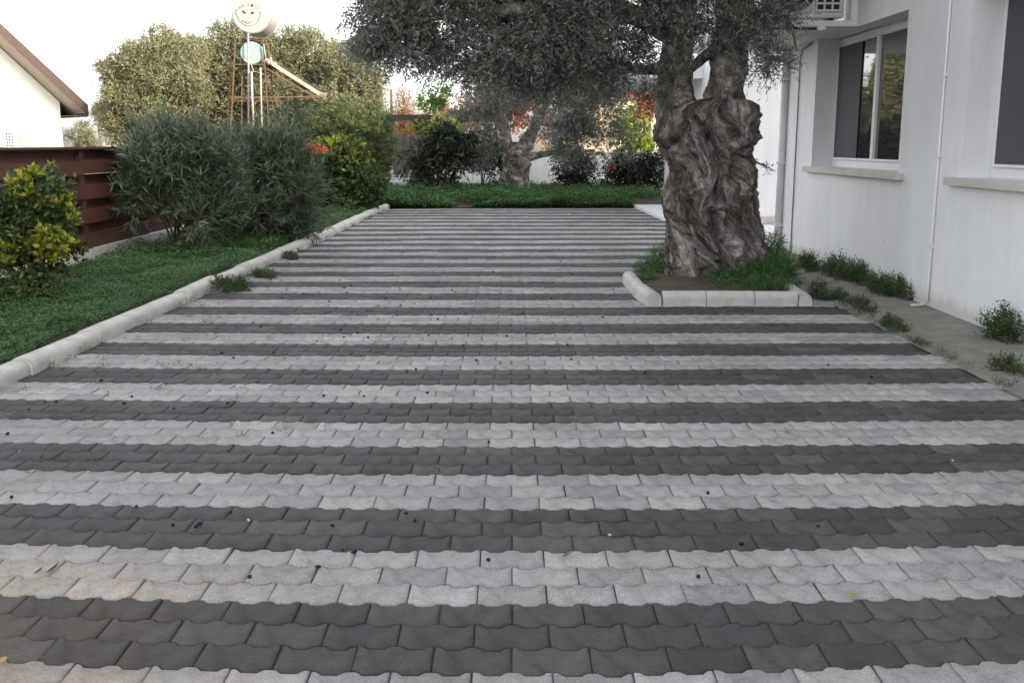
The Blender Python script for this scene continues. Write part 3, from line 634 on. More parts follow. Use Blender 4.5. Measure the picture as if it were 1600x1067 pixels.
for i, (px, py, r, h, lab) in enumerate([(1262,424,11,.09,'smallest green weed tuft against the white wall, nearest the planter'),
        (1307,438,17,.14,'round green weed clump against the white wall, second from the planter'), (1341,448,15,.13,'green weed clump on the footing just right of the round clump'),
        (1376,464,14,.09,'low grey green weed on the footing in front of the white wall'), (1412,472,20,.12,'spreading dark weed clump left of the thin white conduit'),
        (1580,541,38,.15,'wide bright green weed clump at the right edge of the photo')]):
    c = G(px, py, .04); plantlet('weed_clump', lab, 'weed', (c.x,c.y,.03), [gb(px,py,r*.9,h*.8,z=.02), gb(px+r*.9,py+5,r*.7,h*.45,z=.02), gb(px-r*.8,py-3,r*.5,h*.5,z=.02)], int(170+r*10), M['weed'], 50+i, .028, .011, .10, group='weeds along the foot of the white wall', up=.9)
for i, (px, py, r, h, lab) in enumerate([(1278,462,12,.07,'small weed just behind the right end of the planter kerb'), (1312,470,12,.045,'low weed on the seam beside the planter'), (1345,484,13,.05,'low weed tuft in the seam between pavers and footing'), (1392,513,14,.04,'flat grassy tuft at the edge of the dark paver band'), (1570,583,18,.05,'grassy tuft in the paver seam at the right edge of the photo')]):
    c = G(px, py); plantlet('weed_clump', lab, 'weed', (c.x,c.y,.02), [gb(px,py,r,h), gb(px+r,py+7,r*.8,h*.6)], 170, M['weed'], 70+i, .024, .007, .05, group='weeds in the seam beside the footing', up=.9)
for i, (px, py, r, h, lab) in enumerate([(350,455,15,.07,'largest pale green weed growing against the left kerb'), (372,452,14,.045,'low weed beside the largest weed at the left kerb'), (452,404,7,.025,'weed growing at a kerb joint further up the driveway'), (412,432,14,.018,'straggly brownish weed between the kerb and the pavers')]):
    c = G(px, py); plantlet('weed_clump', lab, 'weed', (c.x,c.y,.01), [gb(px,py,r,h), gb(px+r*.8,py+2,r*.7,h*.6)], 220, M['weed'], 90+i, .024, .009, .06, group='weeds along the left kerb', up=.7)
def sprouts():
    rng = np.random.default_rng(5); bl = []
    for _ in range(150):
        y = rng.uniform(5, 12.5); x = XL(y) + .05 + abs(rng.normal(0, .55)); bl.append((x, y, .006, .03, .03, .008))
    for _ in range(60):
        y = rng.uniform(4.2, 8); x = rng.uniform(-2.4,-.9); bl.append((x, y, .006, .035, .03, .010))
    for _ in range(90):
        y = rng.uniform(4.5, 23); bl.append((XL(y)+.03+abs(rng.normal(0,.03)), y, .012, .03, .05, .02))
    for _ in range(100):
        y = rng.uniform(3.8, 13.5); bl.append((2.9+rng.normal(0,.03), y, .018, .04, .06, .02))
    for _ in range(18):
        y = rng.uniform(4.2, 14); bl.append((rng.uniform(-.5,2.6), y, .006, .02, .02, .007))
    V, F = leaf_cloud(rng, bl, 4200, .025, 3, .015, .005, out=.5, up=.7, rnd=.8)
    tag(link('sprouting_weeds', npmesh('sprouting_weeds', V, F), M['weed']), 'tiny weeds sprouting from the joints of the pavers', 'weeds', kind='stuff')
sprouts()
# ---------------- fallen olives and leaves ----------------
me0 = None
def fruit_mesh():
    b = MB(); n = 7; pts = []; rad = []
    for i in range(n): t = i/(n-1); pts.append((-.011+.022*t, 0, 0)); rad.append(max(.0008, .0075*math.sin(math.pi*min(max(t,.04),.96))**.6))
    b.tube(pts, rad, 10); return b
spots = [(763,873),(535,858),(553,862),(497,880+5),(1091,899),(390,900),(213,789+2),(306,822),(312,818),(360,800),(270,820),(634,801),(648,812),(519,820),(426,676),(764,690),(1278,820),(1158,848),(1106,769),(12,678),(18,777),(70,628),(45,640),(88,628)]
near = [(30,700,820,800),(90,330,640,480),(60,640,460,380)]
rs = random.Random(12)
pts_all = list(spots)
for n_, x0, x1, yy in [(12,150,900,600),(20,330,900,520),(26,420,950,450),(14,480,1000,410),(4,1000,1400,560)]:
    for _ in range(n_): pts_all.append((rs.uniform(x0,x1), yy+rs.uniform(-35,45)))
fo0 = None
for px, py in pts_all:
    g = G(px, py, .008)
    if g.x < XL(g.y)+.03: continue
    if 1.1 < g.x < 2.7 and 8.9 < g.y < 11.2: continue
    if fo0 is None:
        fo0 = fruit_mesh().build('fallen_olive', M['olive_fruit'], None, smooth=True); o = fo0
        tag(o, 'small black olive fallen on the striped pavers', 'olive', 'fallen olives scattered over the driveway')
    else:
        o = fo0.copy(); C.objects.link(o)
    s = rs.uniform(.7,1.05)*(1 + .1*(g.y > 6)); o.location = (g.x, g.y, .0085*s + gz(g.x, g.y)); o.rotation_euler = (0, rs.uniform(-.2,.2), rs.uniform(0,6.28)); o.scale = (s, s*1.05, s)
def leafobj(px, py, ln, wd, m, label, seed, curl=.4, cat='leaf', group=None):
    g = G(px, py, .006); rng = random.Random(seed); b = MB(); n = 8; a = rng.uniform(0, 6.28)
    for i in range(n+1):
        t = i/n; ww = wd*math.sin(math.pi*min(.97, max(.03, t)))*.5; z = .004 + curl*ln*(t-.5)**2
        for s, lift in ((-1, ww*.7), (0, 0), (1, ww*.7)): b.v.append((ln*(t-.5), s*ww, z+lift))
    for i in range(n):
        for k in (0, 1): q = i*3+k; b.f.append((q, q+1, q+4, q+3))
    o = b.build('fallen_leaf', m, None, smooth=True, loc=(g.x, g.y, .003)); o.rotation_euler = (0,0,a)
    sm = o.modifiers.new('solid', 'SOLIDIFY'); sm.thickness = .0006
    return tag(o, label, cat, group)
leafobj(886,868,.06,.016,M['drylf'],'curled brown dead leaf on the light pavers near the front centre',1)
leafobj(1333,928,.035,.018,M['yellowlf'],'small yellow leaf on the light pavers at lower right',2)
leafobj(82,890,.085,.013,M['dark'],'dark thin leaf lying on light pavers at the left edge',3)
leafobj(60,893,.06,.010,M['dark'],'dark thin leaf end beside another at the far left of the light pavers',4)
leafobj(6,1032,.035,.02,M['yellowlf'],'yellow leaf at the lower left corner of the photo',6)
leafobj(388,813,.03,.008,M['white_paint'],'tiny white chip on the dark pavers at left',7,.1,'chip')
leafobj(1488,720,.022,.010,M['white_paint'],'tiny white chip on the dark pavers at right',8,.1,'chip')
leafobj(680,448,.08,.02,M['drylf'],'pale dry leaf lying far up the middle of the driveway',9)
# ---------------- wooden fence on the left ----------------
FX = -5.12
lw_ = MB().box((FX-.12,2.5,-.05),(FX+.09,24.5,.175)).build('low_wall', M['kerb']); tag(lw_, 'low whitewashed concrete plinth under the wooden fence', 'low wall')
fn = thing('wooden_fence', 'dark red brown wooden fence of overlapping horizontal planks', 'fence', (FX, 6.3, .1))
z = .12; FB = Vector((FX,6.3,.1)); posts = [4.3,6.3,8.3,10.3,12.3,14.3,16.3,18.3,20.3,22.3,24.3]
for i in range(len(posts)-1):
    a, c = posts[i], posts[i+1]; b = MB(); rr_ = random.Random(i)
    for k in range(8):
        z0 = .185 + k*.145; fr = (k % 2 == 0); x = FX+.045 if fr else FX-.05; dz = rr_.uniform(-.006,.006); hgt = .137 if k in (1,5) else .17
        b.box((x-.012, a+.004, z0+dz), (x+.012, c-.004, z0+hgt+dz-.008*(k==6)))
    b.v = rel(b.v, FB); b.build('panel', M['fence'], fn)
for a in posts:
    b = MB().box((FX-.035,a-.05,.177),(FX+.03,a+.05,1.345)); b.v = rel(b.v, FB); b.build('post', M['fence'], fn)
b = MB().box((FX-.085,4.3,1.347),(FX+.085,24.3,1.375)); b.v = rel(b.v, FB); b.build('cap_rail', M['fence'], fn)
# ---------------- shrubs on the left ----------------
def shrub(name, label, cat, px, py, blobs, mats, seed, stems=7, stemr=.012, group=None, **kw):
    c = G(px, py); t = thing(name, label, cat, (c.x, c.y, 0), 0, group); rng = random.Random(seed)
    s = MB()
    for k in range(stems):
        b_ = blobs[k % len(blobs)]; e = Vector(b_[:3]) - Vector(t.location) + Vector((rng.uniform(-.5,.5)*b_[3], rng.uniform(-.5,.5)*b_[4], rng.uniform(-.2,.5)*b_[5]))
        p0 = Vector((rng.uniform(-.12,.12), rng.uniform(-.12,.12), 0)); P, Q = smoothpath([p0, p0+Vector((e.x*.25, e.y*.25, e.z*.45)), e], [stemr, stemr*.8, stemr*.3], 4); s.tube(P, Q, 6)
    s.build('stem', M['stem'], t, smooth=True)
    for j, (mt, n, kk) in enumerate(mats):
        bl = kk.pop('blobs', blobs); crown('foliage', t, M[mt], seed*10+j, bl, n, **kk)
    return t
Y = 8.9
yb = [pb(40,325,Y,45,36), pb(72,300,Y,26,24), pb(95,345,Y,28,24), pb(12,345,Y,40,56), pb(60,385,Y,50,28), pb(104,372,Y-.05,20,20,w=.7), pb(18,425,Y,38,34), pb(62,430,8.8,36,22,w=.8), pb(22,470,8.6,36,22,w=.7)]
yt = [pb(60,280,Y,16,12), pb(90,318,Y,26,14), pb(112,350,Y,12,14), pb(30,300,Y,30,14), pb(10,335,Y,30,24), pb(100,388,Y,22,8), pb(30,388,Y-.1,30,10), pb(84,372,Y-.2,26,14), pb(10,410,Y-.2,14,16), pb(85,400,8.7,18,10)]
shrub('shrub', 'rounded bush with glossy yellow green new leaves at the left edge', 'bush', 52, 478, yb,
      [('darkbroad', 1000, dict(clump=8, cr_=.4, tl=.11, m=8, ll=.062, lw=.036, out=.6, up=.1, shell=2.2)),
       ('yellowgreen', 400, dict(clump=3, cr_=.5, tl=.045, m=7, ll=.062, lw=.036, out=.5, up=.7, shell=2, rnd=.4, blobs=yt))], 3, 12)
Y = 13.4
kk = dict(clump=9, cr_=.34, tl=.27, m=10, ll=.15, lw=.021, out=.35, up=.6, rnd=.65, shell=1.8, stems=.004, spread=.75)
ks = dict(tl=.42, m=15, ll=.15, lw=.020, out=.25, up=1.5, rnd=.35, shell=1.3, stems=.005, spread=.7)
shrub('oleander_bush', 'large dark oleander with narrow leaves in front of the fence', 'bush', 285, 392,
      [pb(258,275,Y,54,50), pb(300,243,Y,38,26,w=.8), pb(220,298,Y,28,34,w=.7), pb(330,288,Y,48,54), pb(275,325,Y-.3,34,14,w=.4), pb(345,335,Y,40,30)],
      [('oleander', 1450, dict(kk)),
       ('oleander', 130, dict(ks, blobs=[pb(262,238,Y,55,14), pb(215,270,Y,24,22), pb(315,246,Y,40,12), pb(330,262,Y,40,14)])),
       ('oleander', 60, dict(ks, up=.2, out=1.0, blobs=[pb(222,305,Y-.3,30,20), pb(310,345,Y-.4,44,18)]))], 5, 18, .016)
Y = 14.6
shrub('oleander_bush', 'second dark oleander with narrow leaves, standing right of the largest one', 'bush', 420, 385,
      [pb(390,272,Y,46,40), pb(430,290,Y,54,62), pb(467,290,Y,26,55), pb(395,340,Y,56,34), pb(455,345,Y,30,30)],
      [('oleander', 1500, dict(kk)),
       ('oleander', 110, dict(ks, blobs=[pb(405,247,Y,36,10), pb(450,252,Y,32,14), pb(370,250,Y,18,10)])),
       ('oleander', 60, dict(ks, up=.2, out=1.0, blobs=[pb(400,330,Y-.5,60,30), pb(470,320,Y-.3,20,30)]))], 6, 16, .016)
Y = 21.5
shrub('hibiscus_bush', 'broad leaved bush with bright lit top and red flowers beside the kerb', 'bush', 545, 330,
      [pb(530,270,Y,42,40), pb(555,290,Y,40,38), pb(500,285,Y,30,35), pb(540,240,Y,36,22), pb(585,290,Y,20,32), pb(530,310,Y,50,18)],
      [('darkbroad', 1500, dict(tl=.16, m=8, ll=.085, lw=.055, out=.6, up=.2)),
       ('yellowgreen', 160, dict(tl=.10, m=7, ll=.08, lw=.05, out=.7, up=.5, shell=5, blobs=[pb(525,232,Y,40,14), pb(545,250,Y,34,20)])),  # lit top of the dark bush, put into the leaf colour
       ('flower', 60, dict(tl=.05, m=6, ll=.07, lw=.055, out=.8, blobs=[pb(484,232,20.6,13,5), pb(506,236,20.6,4,4)]))], 7, 9)
Y = 23.5
shrub('oleander_bush', 'tall feathery oleander catching the sun on its yellow green top', 'bush', 560, 322,
      [pb(540,215,Y,45,40), pb(585,225,Y,28,45), pb(505,225,Y+.3,25,35), pb(590,265,Y,22,40), pb(560,260,Y,45,40)],
      [('oleander_young', 2400, dict(tl=.30, m=10, ll=.14, lw=.022, out=.35, up=.95, rnd=.5, shell=2.0, stems=.003))], 8, 10)
Y = 19
shrub('grey_shrub', 'grey green rounded shrub between the oleanders and the water tower', 'bush', 470, 345,
      [pb(465,215,26,45,48), pb(500,240,26,30,40), pb(430,240,26,35,40)],
      [('oleander', 1300, dict(tl=.26, m=10, ll=.12, lw=.024, out=.5, up=.4))], 9, 5)
# ---------------- water tank tower ----------------
YW = 25.4
tw = thing('water_tower', 'rusty steel frame tower carrying two water tanks behind the oleanders', 'tower', (at(393,215,YW).x, YW, 0)); tb = Vector(tw.location)
dY = .75
legs = [((368,62),(359,235),YW-dY/2),((411,62),(423,235),YW-dY/2),((362,62),(356,225),YW+dY/2),((418,60),(434,228),YW+dY/2),((379,62),(377,235),YW)]
for (a, c, yy) in legs:
    p, q = at(*a, yy), at(*c, yy); d = (q-p); q2 = p + d*(p.z/(p.z-q.z)); b = MB(); b.bar(p, q2, .028); b.v = rel(b.v, tb); b.build('leg', M['rust'], tw)
def frame_at(py, name, xa=366, xb=416, over=0):
    b = MB(); A1, A2, A3, A4 = at(xa,py,YW-dY/2), at(xb,py,YW-dY/2), at(xb+6,py,YW+dY/2), at(xa-4,py,YW+dY/2)
    zc = A1.z
    for q in (A1,A2,A3,A4): q.z = zc
    for p, q in ((A1,A2),(A2,A3),(A3,A4),(A4,A1)): b.bar(p, q, .026)
    b.v = rel(b.v, tb); b.build(name, M['rust'], tw)
frame_at(60, 'platform'); frame_at(101, 'platform', 370, 414); frame_at(152, 'brace', 365, 418); frame_at(200, 'brace', 361, 424)
b = MB()
for k in range(3): q1 = at(370+k*20, 60, YW-dY/2); q2 = at(372+k*20, 60, YW+dY/2); q2.z = q1.z; b.bar(q1, q2, .03)
b.v = rel(b.v, tb); b.build('joist', M['rust'], tw)
b = MB()      # horizontal arms carrying the solar collector
for py, yy in ((152, YW-dY/2), (158, YW+dY/4)): p = at(365,py,yy); q = at(500,py+(.5 if py<155 else 1),yy); q.z = p.z; b.bar(p, q, .03)
for a, c in (((411,104),(500,157)),): b.bar(at(*a,YW-dY/2+.1), at(*c,YW-dY/2+.1), .035)
b.v = rel(b.v, tb); b.build('collector_bracket', M['rust'], tw)
def cyl(name, c, r, axis, L, m, label, cat, seg=48):
    t = thing(name, label, cat, c); ax = Vector(axis).normalized(); b = MB()
    P = [ -ax*.0+ax*q for q in (0, .0, .012, L-.03, L)]; b.tube([ax*.0, ax*.02, ax*.5*L, ax*(L-.03), ax*L], [r*.965, r, r, r, r*.93], seg); b.build('shell', m, t, smooth=False)
    me = t.children
    return t, ax
tc_ = at(392,21.5,YW-.55)
tk, ax = cyl('water_tank', tc_, .445, (-.03,1,0), 1.0, M['tank'], 'large cream water tank with a face drawn on its round end', 'tank')
rg = MB()
for q in (.03, .95): 
    u = Vector((1,0,0)); u = (u - ax*u.dot(ax)).normalized(); v = ax.cross(u); rg.tube([ax*q + (u*math.cos(t)+v*math.sin(t))*.447 for t in np.linspace(0, 2*math.pi, 49)], .008, 5)
rg.build('rim', M['tank'], tk)
u = Vector((1,0,0)); u = (u - ax*u.dot(ax)).normalized(); v = u.cross(ax)*1.0
if v.z < 0: v = -v
def mk(px, py):     # pixel on the enlarged crop of the tank face -> point on the face
    x = (px/8.89+340-392)/pxm(YW); z = -(py/8.89-21.5)/pxm(YW); return u*x + v*z - ax*.004
def stroke(pts, wd=.015):
    d = MB(); P = [mk(*p) for p in pts]
    for a, c in zip(P[:-1], P[1:]): d.bar(a, c, wd, .004)
    d.build('painted_line', M['mark'], tk)
def blot(pts): d = MB(); d.poly(pts); d.build('painted_spot', M['mark'], tk)
stroke([(270,205),(256,180),(262,150),(285,150),(300,160)]); stroke([(275,200),(290,250),(315,295),(350,325),(390,345),(435,352),(480,345),(520,325),(550,290),(570,250),(582,210)])
stroke([(582,210),(592,195),(588,172),(565,170),(552,178)])
blot([mk(*p) for p in [(340,158),(370,158),(398,182),(392,200),(360,192)]]); blot([mk(*p) for p in [(456,196),(464,174),(504,170),(508,186),(480,204)]])
stroke([(345,278),(362,298),(385,298),(395,315),(420,322),(440,305),(462,300),(488,285)], .022)
stroke([(405,290),(420,296),(428,288)]); 
stroke([(305,110),(330,135)]); stroke([(318,95),(352,120)]); stroke([(378,72),(360,85),(364,105),(385,108)]); stroke([(430,68),(432,105)], .009); stroke([(430,68),(448,64)]); stroke([(430,84),(446,82)])
blot([mk(482+17*math.cos(t), 92+19*math.sin(t)) for t in np.linspace(0, 2*math.pi, 12, endpoint=False)])
stroke([(515,120),(540,100)]); stroke([(532,132),(560,112)]); stroke([(556,138),(590,120)])
bt, ax2 = cyl('hot_water_tank', at(393,83,YW-.35), .262, (-.12,1,0), .7, M['blue'], 'small pale blue hot water cylinder on the lower platform', 'tank')
sc = thing('solar_collector', 'sloping solar water heater panel beside the pale blue tank', 'solar panel', at(413,96,YW-.3)); sb = Vector(sc.location)
b = MB(); p, q = at(412,95,YW-.3), at(498,150,YW-.3); dd = (q-p).normalized(); up = Vector((0,-1,0)); nn = dd.cross(up).normalized()
if nn.z < 0: nn = -nn
wv_ = Vector((0,1,0))
for c_ in (p, q):
    for a1, a2 in ((0,0),(0,1),(1,1),(1,0)): b.v.append(tuple(c_ + wv_*.95*a1*1.0 + nn*.085*a2 - sb))
b.f += [(0,1,2,3),(7,6,5,4),(0,4,5,1),(1,5,6,2),(2,6,7,3),(3,7,4,0)]
b.build('casing', M['panel'], sc, bevel=.006)
b = MB()
for c_ in (p, q):
    for a1, a2 in ((.05,1.02),(.05,1.06),(.95,1.06),(.95,1.02)): b.v.append(tuple(c_ + (q-p)*(.02 if c_ is p else -.02) + wv_*.95*a1 + nn*.085*a2 - sb))
b.f += [(0,1,2,3),(7,6,5,4),(0,4,5,1),(1,5,6,2),(2,6,7,3),(3,7,4,0)]; b.build('collector_glass', M['glass'], sc)
for pts, r in (([(388,52),(388,70),(388.5,130),(388.5,240)], .022), ([(391,96),(396,112),(409,115),(411,117)], .014), ([(393,112),(394,150),(397,205)], .028), ([(407,106),(408,150),(410,225)], .02), ([(412,70),(415,92)], .014), ([(423,90),(424,102)], .02)):
    P = [at(x, y_, YW-.62+.1*(len(pts)%3)) for x, y_ in pts]; t = MB(); t.tube(rel(P, tb), r, 8); t.build('pipe', M['galv'], tw, smooth=True)
# ---------------- neighbour's house on the far left ----------------
e1 = at(139,182,36.0); AL = R(42); slope = math.tan(R(44)); ov, ox = 1.3, .5     # eave corner nearest the garden; the house is turned about 40 degrees
nh = thing('neighbour_house', 'sunlit cream gabled house with a brown roof edge beyond the fence', 'house', (e1.x, e1.y, 0), AL)
W7 = 7.0
def rz_(x): return e1.z + (-x)*slope
b = MB(); prof = [(-ox,-.1),(-ox,rz_(-ox)+.02),(-W7,rz_(-W7)+.02),(-2*W7+ox,rz_(-ox)+.02),(-2*W7+ox,-.1)]
for yy in (ov, ov+9):
    for x, z in prof: b.v.append((x,yy,z))
b.f += [(0,1,2,3,4),(9,8,7,6,5)] + [(i,i+5,(i+1)%5+5,(i+1)%5) for i in range(5)]
b.build('wall', M['neigh_wall'], nh)
def roofslab(za, zb, y0, y1, m, name, x0=0):
    b = MB()
    for yy in (y0, y1):
        for x, z in ((x0, rz_(x0)+za), (x0, rz_(x0)+zb), (-W7, rz_(-W7)+zb), (-W7, rz_(-W7)+za)): b.v.append((x,yy,z))
    b.f += [(0,1,2,3),(7,6,5,4),(0,4,5,1),(1,5,6,2),(2,6,7,3),(3,7,4,0)]
    return b.build(name, m, nh)
roofslab(.05, .22, .04, 10.4, M['soffit'], 'roof', -.05)
roofslab(.0, .38, 0, .037, M['roof_brown'], 'barge_board')
MB().box((-.047,.04,e1.z-.02),(-.002,10.4,e1.z+.34)).build('gutter_board', M['roof_brown'], nh)
MB().box((-ox+.005,.04,e1.z),(-.05,10.4,e1.z+.03)).build('soffit_board', M['roof_brown'], nh)
D2 = 37.0
na = at(31,232,D2-.4)
nw = Matrix.Rotation(AL, 4, 'Z') @ Vector((-ox-1.55, ov-.33, 0)) + Vector((e1.x, e1.y, 0))
ac((nw.x,nw.y,at(31,236,nw.y).z), .95, .62, .3, 'sunlit air conditioner unit fixed to the neighbouring house wall above the fence', None, (3,5), AL, -1, 'tan')
# ---------------- background trees ----------------
def tree(name, label, cat, px, Y, blobs, mt, n, seed, tr=.25, group=None, th=None, **kw):
    x = at(px, 225, Y).x; t = thing(name, label, cat, (x, Y, 0), 0, group); zc = min(b_[2]-b_[5]*.3 for b_ in blobs); zt = max(b_[2] for b_ in blobs)
    woody('trunk', t, M['bark_far'], [(x,Y,-.1),(x+.1,Y,zc*.5),(x-.05,Y,max(zc, 1.0)),(x,Y,zt)], [tr*1.3,tr,tr*.8,tr*.2], 14, 5, .12, 2)
    for k, b_ in enumerate(blobs[:7]):
        woody('branch', t, M['bark_far'], [(x,Y,max(.8, zc*.9)), ((x+b_[0])/2,(Y+b_[1])/2,(max(.8,zc)+b_[2])/2+.1), b_[:3]], [tr*.45,tr*.3,tr*.08], 8, 4, .1, 3)
    crown('crown', t, M[mt], seed, blobs, n, **kw); return t
g_ = 'sunlit trees behind the fence'
kw = dict(tl=.34, m=12, ll=.125, lw=.034, out=.8, up=.25, rnd=.6, shell=2.6, clump=34, cr_=.34)
tree('olive_tree', 'leftmost broad sunlit tree right of the neighbouring house', 'tree', 240, 36, [pb(205,110,36,42,26),pb(190,140,36,32,28),pb(250,70,36,28,28),pb(292,88,37,34,26),pb(245,110,36,55,40),pb(215,165,36,55,30),pb(270,150,36,50,40),pb(225,200,36,60,30),pb(180,195,36,22,30)], 'olive_sun', 6800, 201, group=g_, **kw)
tree('olive_tree', 'tall sunlit tree directly behind the cream water tank', 'tree', 350, 38, [pb(330,75,38,36,34),pb(345,52,38,28,16),pb(375,90,38,45,45),pb(405,75,37.5,26,26),pb(310,120,38,45,40),pb(390,140,38,55,45),pb(340,170,38,55,45),pb(300,190,38,40,40),pb(385,200,38,50,35)], 'olive_sun', 6800, 202, group=g_, **kw)
tree('olive_tree', 'sunlit tree right of the water tower reaching behind the solar panel', 'tree', 480, 37, [pb(440,75,37,32,34),pb(435,110,37,40,40),pb(480,95,37,45,34),pb(505,80,37,14,16,w=.8),pb(520,115,37,40,36),pb(470,150,37,60,45),pb(530,150,37,45,40),pb(450,195,37,50,40)], 'olive_sun', 7000, 203, group=g_, **kw)
tree('olive_tree', 'rightmost rounded sunlit tree next to the rusty pergola post', 'tree', 560, 35, [pb(555,105,35,30,26),pb(565,135,35,32,30),pb(545,165,35,50,32),pb(570,190,35,36,30),pb(540,205,35,50,30)], 'olive_sun', 4600, 204, group=g_, **kw)
tree('pine_tree', 'small dark tree with a bare stem left of the sunlit trees', 'tree', 160, 48, [pb(160,170,48,10,12),pb(160,205,48,8,14,w=.5),pb(166,180,48,6,8)], 'olive_sun', 260, 205, tr=.12, **kw)
tree('low_tree', 'low sunlit tree beyond the fence next to the neighbouring house corner', 'tree', 125, 55, [pb(120,215,55,24,18),pb(100,212,55,14,12),pb(142,222,55,14,10)], 'olive_sun', 700, 206, tr=.15, **kw)
sh = tag(MB().box((at(137,231,60).x,60,-.1),(at(235,231,60).x,64,at(150,228,60).z)).build('shed', M['neigh_wall']), 'long low pale roofed building far beyond the fence', 'building')
for i, (px, py, Y, rx, rz, lab) in enumerate([(630,175,40,16,34,'orange dry tree behind the rusty pergola post'), (668,190,41,24,24,'lower orange dry tree behind the dark pergola beam'), (694,180,43,5,30,'thin orange dry treetop left of the fresh green shoots')]):
    tree('dry_tree', lab, 'tree', px, Y, [pb(px,py,Y,rx,rz), pb(px-4,py+30,Y,rx*1.5,25), pb(px+6,py+25,Y,rx*1.3,22)], 'orange', 900, 220+i, tr=.1, group='orange dry trees beyond the boundary wall', tl=.35, m=9, ll=.10, lw=.03, out=.5, up=.8)
tree('autumn_tree', 'russet leaved tree showing through above the far olive trunk', 'tree', 780, 38, [pb(760,165,38,50,26),pb(820,165,38,45,30),pb(840,190,38,45,30),pb(730,195,38,40,25)], 'red', 700, 230, tr=.15, tl=.3, m=9, ll=.14, lw=.07)
tree('bougainvillea', 'red leaved climber in full sun left of the big olive trunk', 'climber', 1015, 36, [pb(1018,145,36,18,24),pb(975,138,36,16,14),pb(1005,175,36,12,14)], 'red', 900, 231, tr=.08, tl=.22, m=9, ll=.12, lw=.06)
tree('banana_plant', 'lime green sunlit leaves hanging left of the big olive trunk', 'plant', 985, 33, [pb(982,195,33,10,24),pb(1000,215,33,12,16),pb(990,250,33,20,20)], 'lime', 260, 232, tr=.08, tl=.35, m=5, ll=.32, lw=.12, up=-.4)
nwl = tag(MB().box((at(880,200,41).x,41,-.1),(at(1070,200,41).x,46,at(990,108,41).z)).build('far_building', M['sunny_wall']), 'sunlit ochre wall behind the red climber', 'building')
# ---------------- boundary wall, pergola and far bed ----------------
bw = thing('boundary_wall', 'low white boundary wall behind the far planting bed', 'wall', (at(605,300,30.3).x, 30.3, 0)); b0 = Vector(bw.location)
zt = at(640,240,30.3).z
b = MB().box((b0.x,30.3,-.1),(9,30.5,zt)); b.v = rel(b.v, b0); b.build('wall', M['wall'], bw)
b = MB().box((b0.x-.03,30.26,zt+.002),(9,30.54,zt+.05)); b.v = rel(b.v, b0); b.build('coping', M['marble'], bw)
tw2 = MB().box((at(922,300,29.4).x,29.4,-.1),(at(940,300,29.4).x,29.6,at(930,250,29.4).z)).build('white_pillar', M['wall'], bevel=.02); tag(tw2, 'short white pillar between two dark shrubs at the back', 'pillar')
pg = thing('pergola', 'dark timber pergola with a rusty post behind the boundary wall', 'pergola', (at(611,240,31.2).x, 31.2, 0)); pgb = Vector(pg.location)
b = MB(); p = at(611,140,31.2); b.bar((p.x,31.2,0), p, .07); b.v = rel(b.v, pgb); b.build('post', M['rust'], pg)
b = MB(); p = at(790,186,31.2); b.bar((p.x,31.2,0),(p.x,31.2,2.1), .09); b.v = rel(b.v, pgb); b.build('post', M['beam'], pg)
b = MB(); p, q = at(597,184,31.1), at(800,184,31.1); q.z = p.z; b.bar(p, q, .14, .16); b.v = rel(b.v, pgb); b.build('beam', M['beam'], pg); b = MB()
p2 = at(597,184,33.5); p2.z = p.z; b.bar(p2, (q.x,33.5,p.z), .14, .16); b.v = rel(b.v, pgb); b.build('beam', M['beam'], pg); b = MB(); b.bar(at(578,183,31.1), at(598,184,31.1), .03)
b.v = rel(b.v, pgb); b.build('beam', M['beam'], pg)
b = MB(); b.box((p.x+2.0,31.0,p.z+.085),(q.x,34,p.z+.22)); b.v = rel(b.v, pgb); b.build('roof_sheet', M['beam'], pg)
cl = MB(); rr_ = random.Random(3); n = 26; top = []; botm = []
for i in range(n+1):
    t = i/n; px = 614+50*t; yy = 30.12+.03*math.sin(t*26); top.append(at(px, 212, yy)); botm.append(at(px, 262+ (16 if t < .5 else 4)*abs(math.sin(t*11)) + rr_.uniform(-3,3), yy+.02))
for i in range(n): cl.poly([botm[i], botm[i+1], top[i+1], top[i]])
co = cl.build('shade_cloth', M['cloth'], loc=(0,0,0)); sm = co.modifiers.new('solid','SOLIDIFY'); sm.thickness = .012
tag(co, 'ragged grey cloth hanging in front of the boundary wall under the pergola', 'cloth')
# tall stemmed plant with drooping leaves
Y = 26.5
shrub('frangipani', 'tall multi stemmed plant with drooping dark leaves in the far bed', 'shrub', 678, 311,
      [pb(692,228,Y,30,28), pb(660,248,Y,22,22,w=.8), pb(712,256,Y,20,24,w=.8), pb(640,262,Y,14,12,w=.5), pb(655,262,Y,20,14,w=.6), pb(718,222,Y,16,22,w=.7), pb(682,205,Y,20,16,w=.6)],
      [('dark', 400, dict(clump=6, tl=.25, m=8, ll=.24, lw=.055, out=.6, up=-.1, droop=.5)),
       ('pale', 30, dict(tl=.05, m=6, ll=.26, lw=.045, out=.1, up=1.2, rnd=.3, spread=.5, blobs=[pb(687,196,Y,5,4),pb(706,198,Y,4,3),pb(722,208,Y,4,3),pb(676,222,Y,4,3)]))], 30, 12, .022)
tree('young_tree', 'slender plant with fresh green shoots rising above the pergola', 'plant', 680, 28.5, [pb(670,160,28.5,12,9),pb(688,149,28.5,12,8),pb(680,172,28.5,5,8,w=.5)], 'fresh', 60, 240, tr=.03, tl=.2, m=8, ll=.15, lw=.07)
tree('yellow_shrub', 'yellow leaved bush glowing behind the tall stemmed plant', 'bush', 680, 30.9, [pb(668,206,30.9,18,12),pb(694,205,30.9,20,12)], 'yellowgreen', 260, 241, tr=.05, tl=.2, m=8, ll=.13, lw=.06)
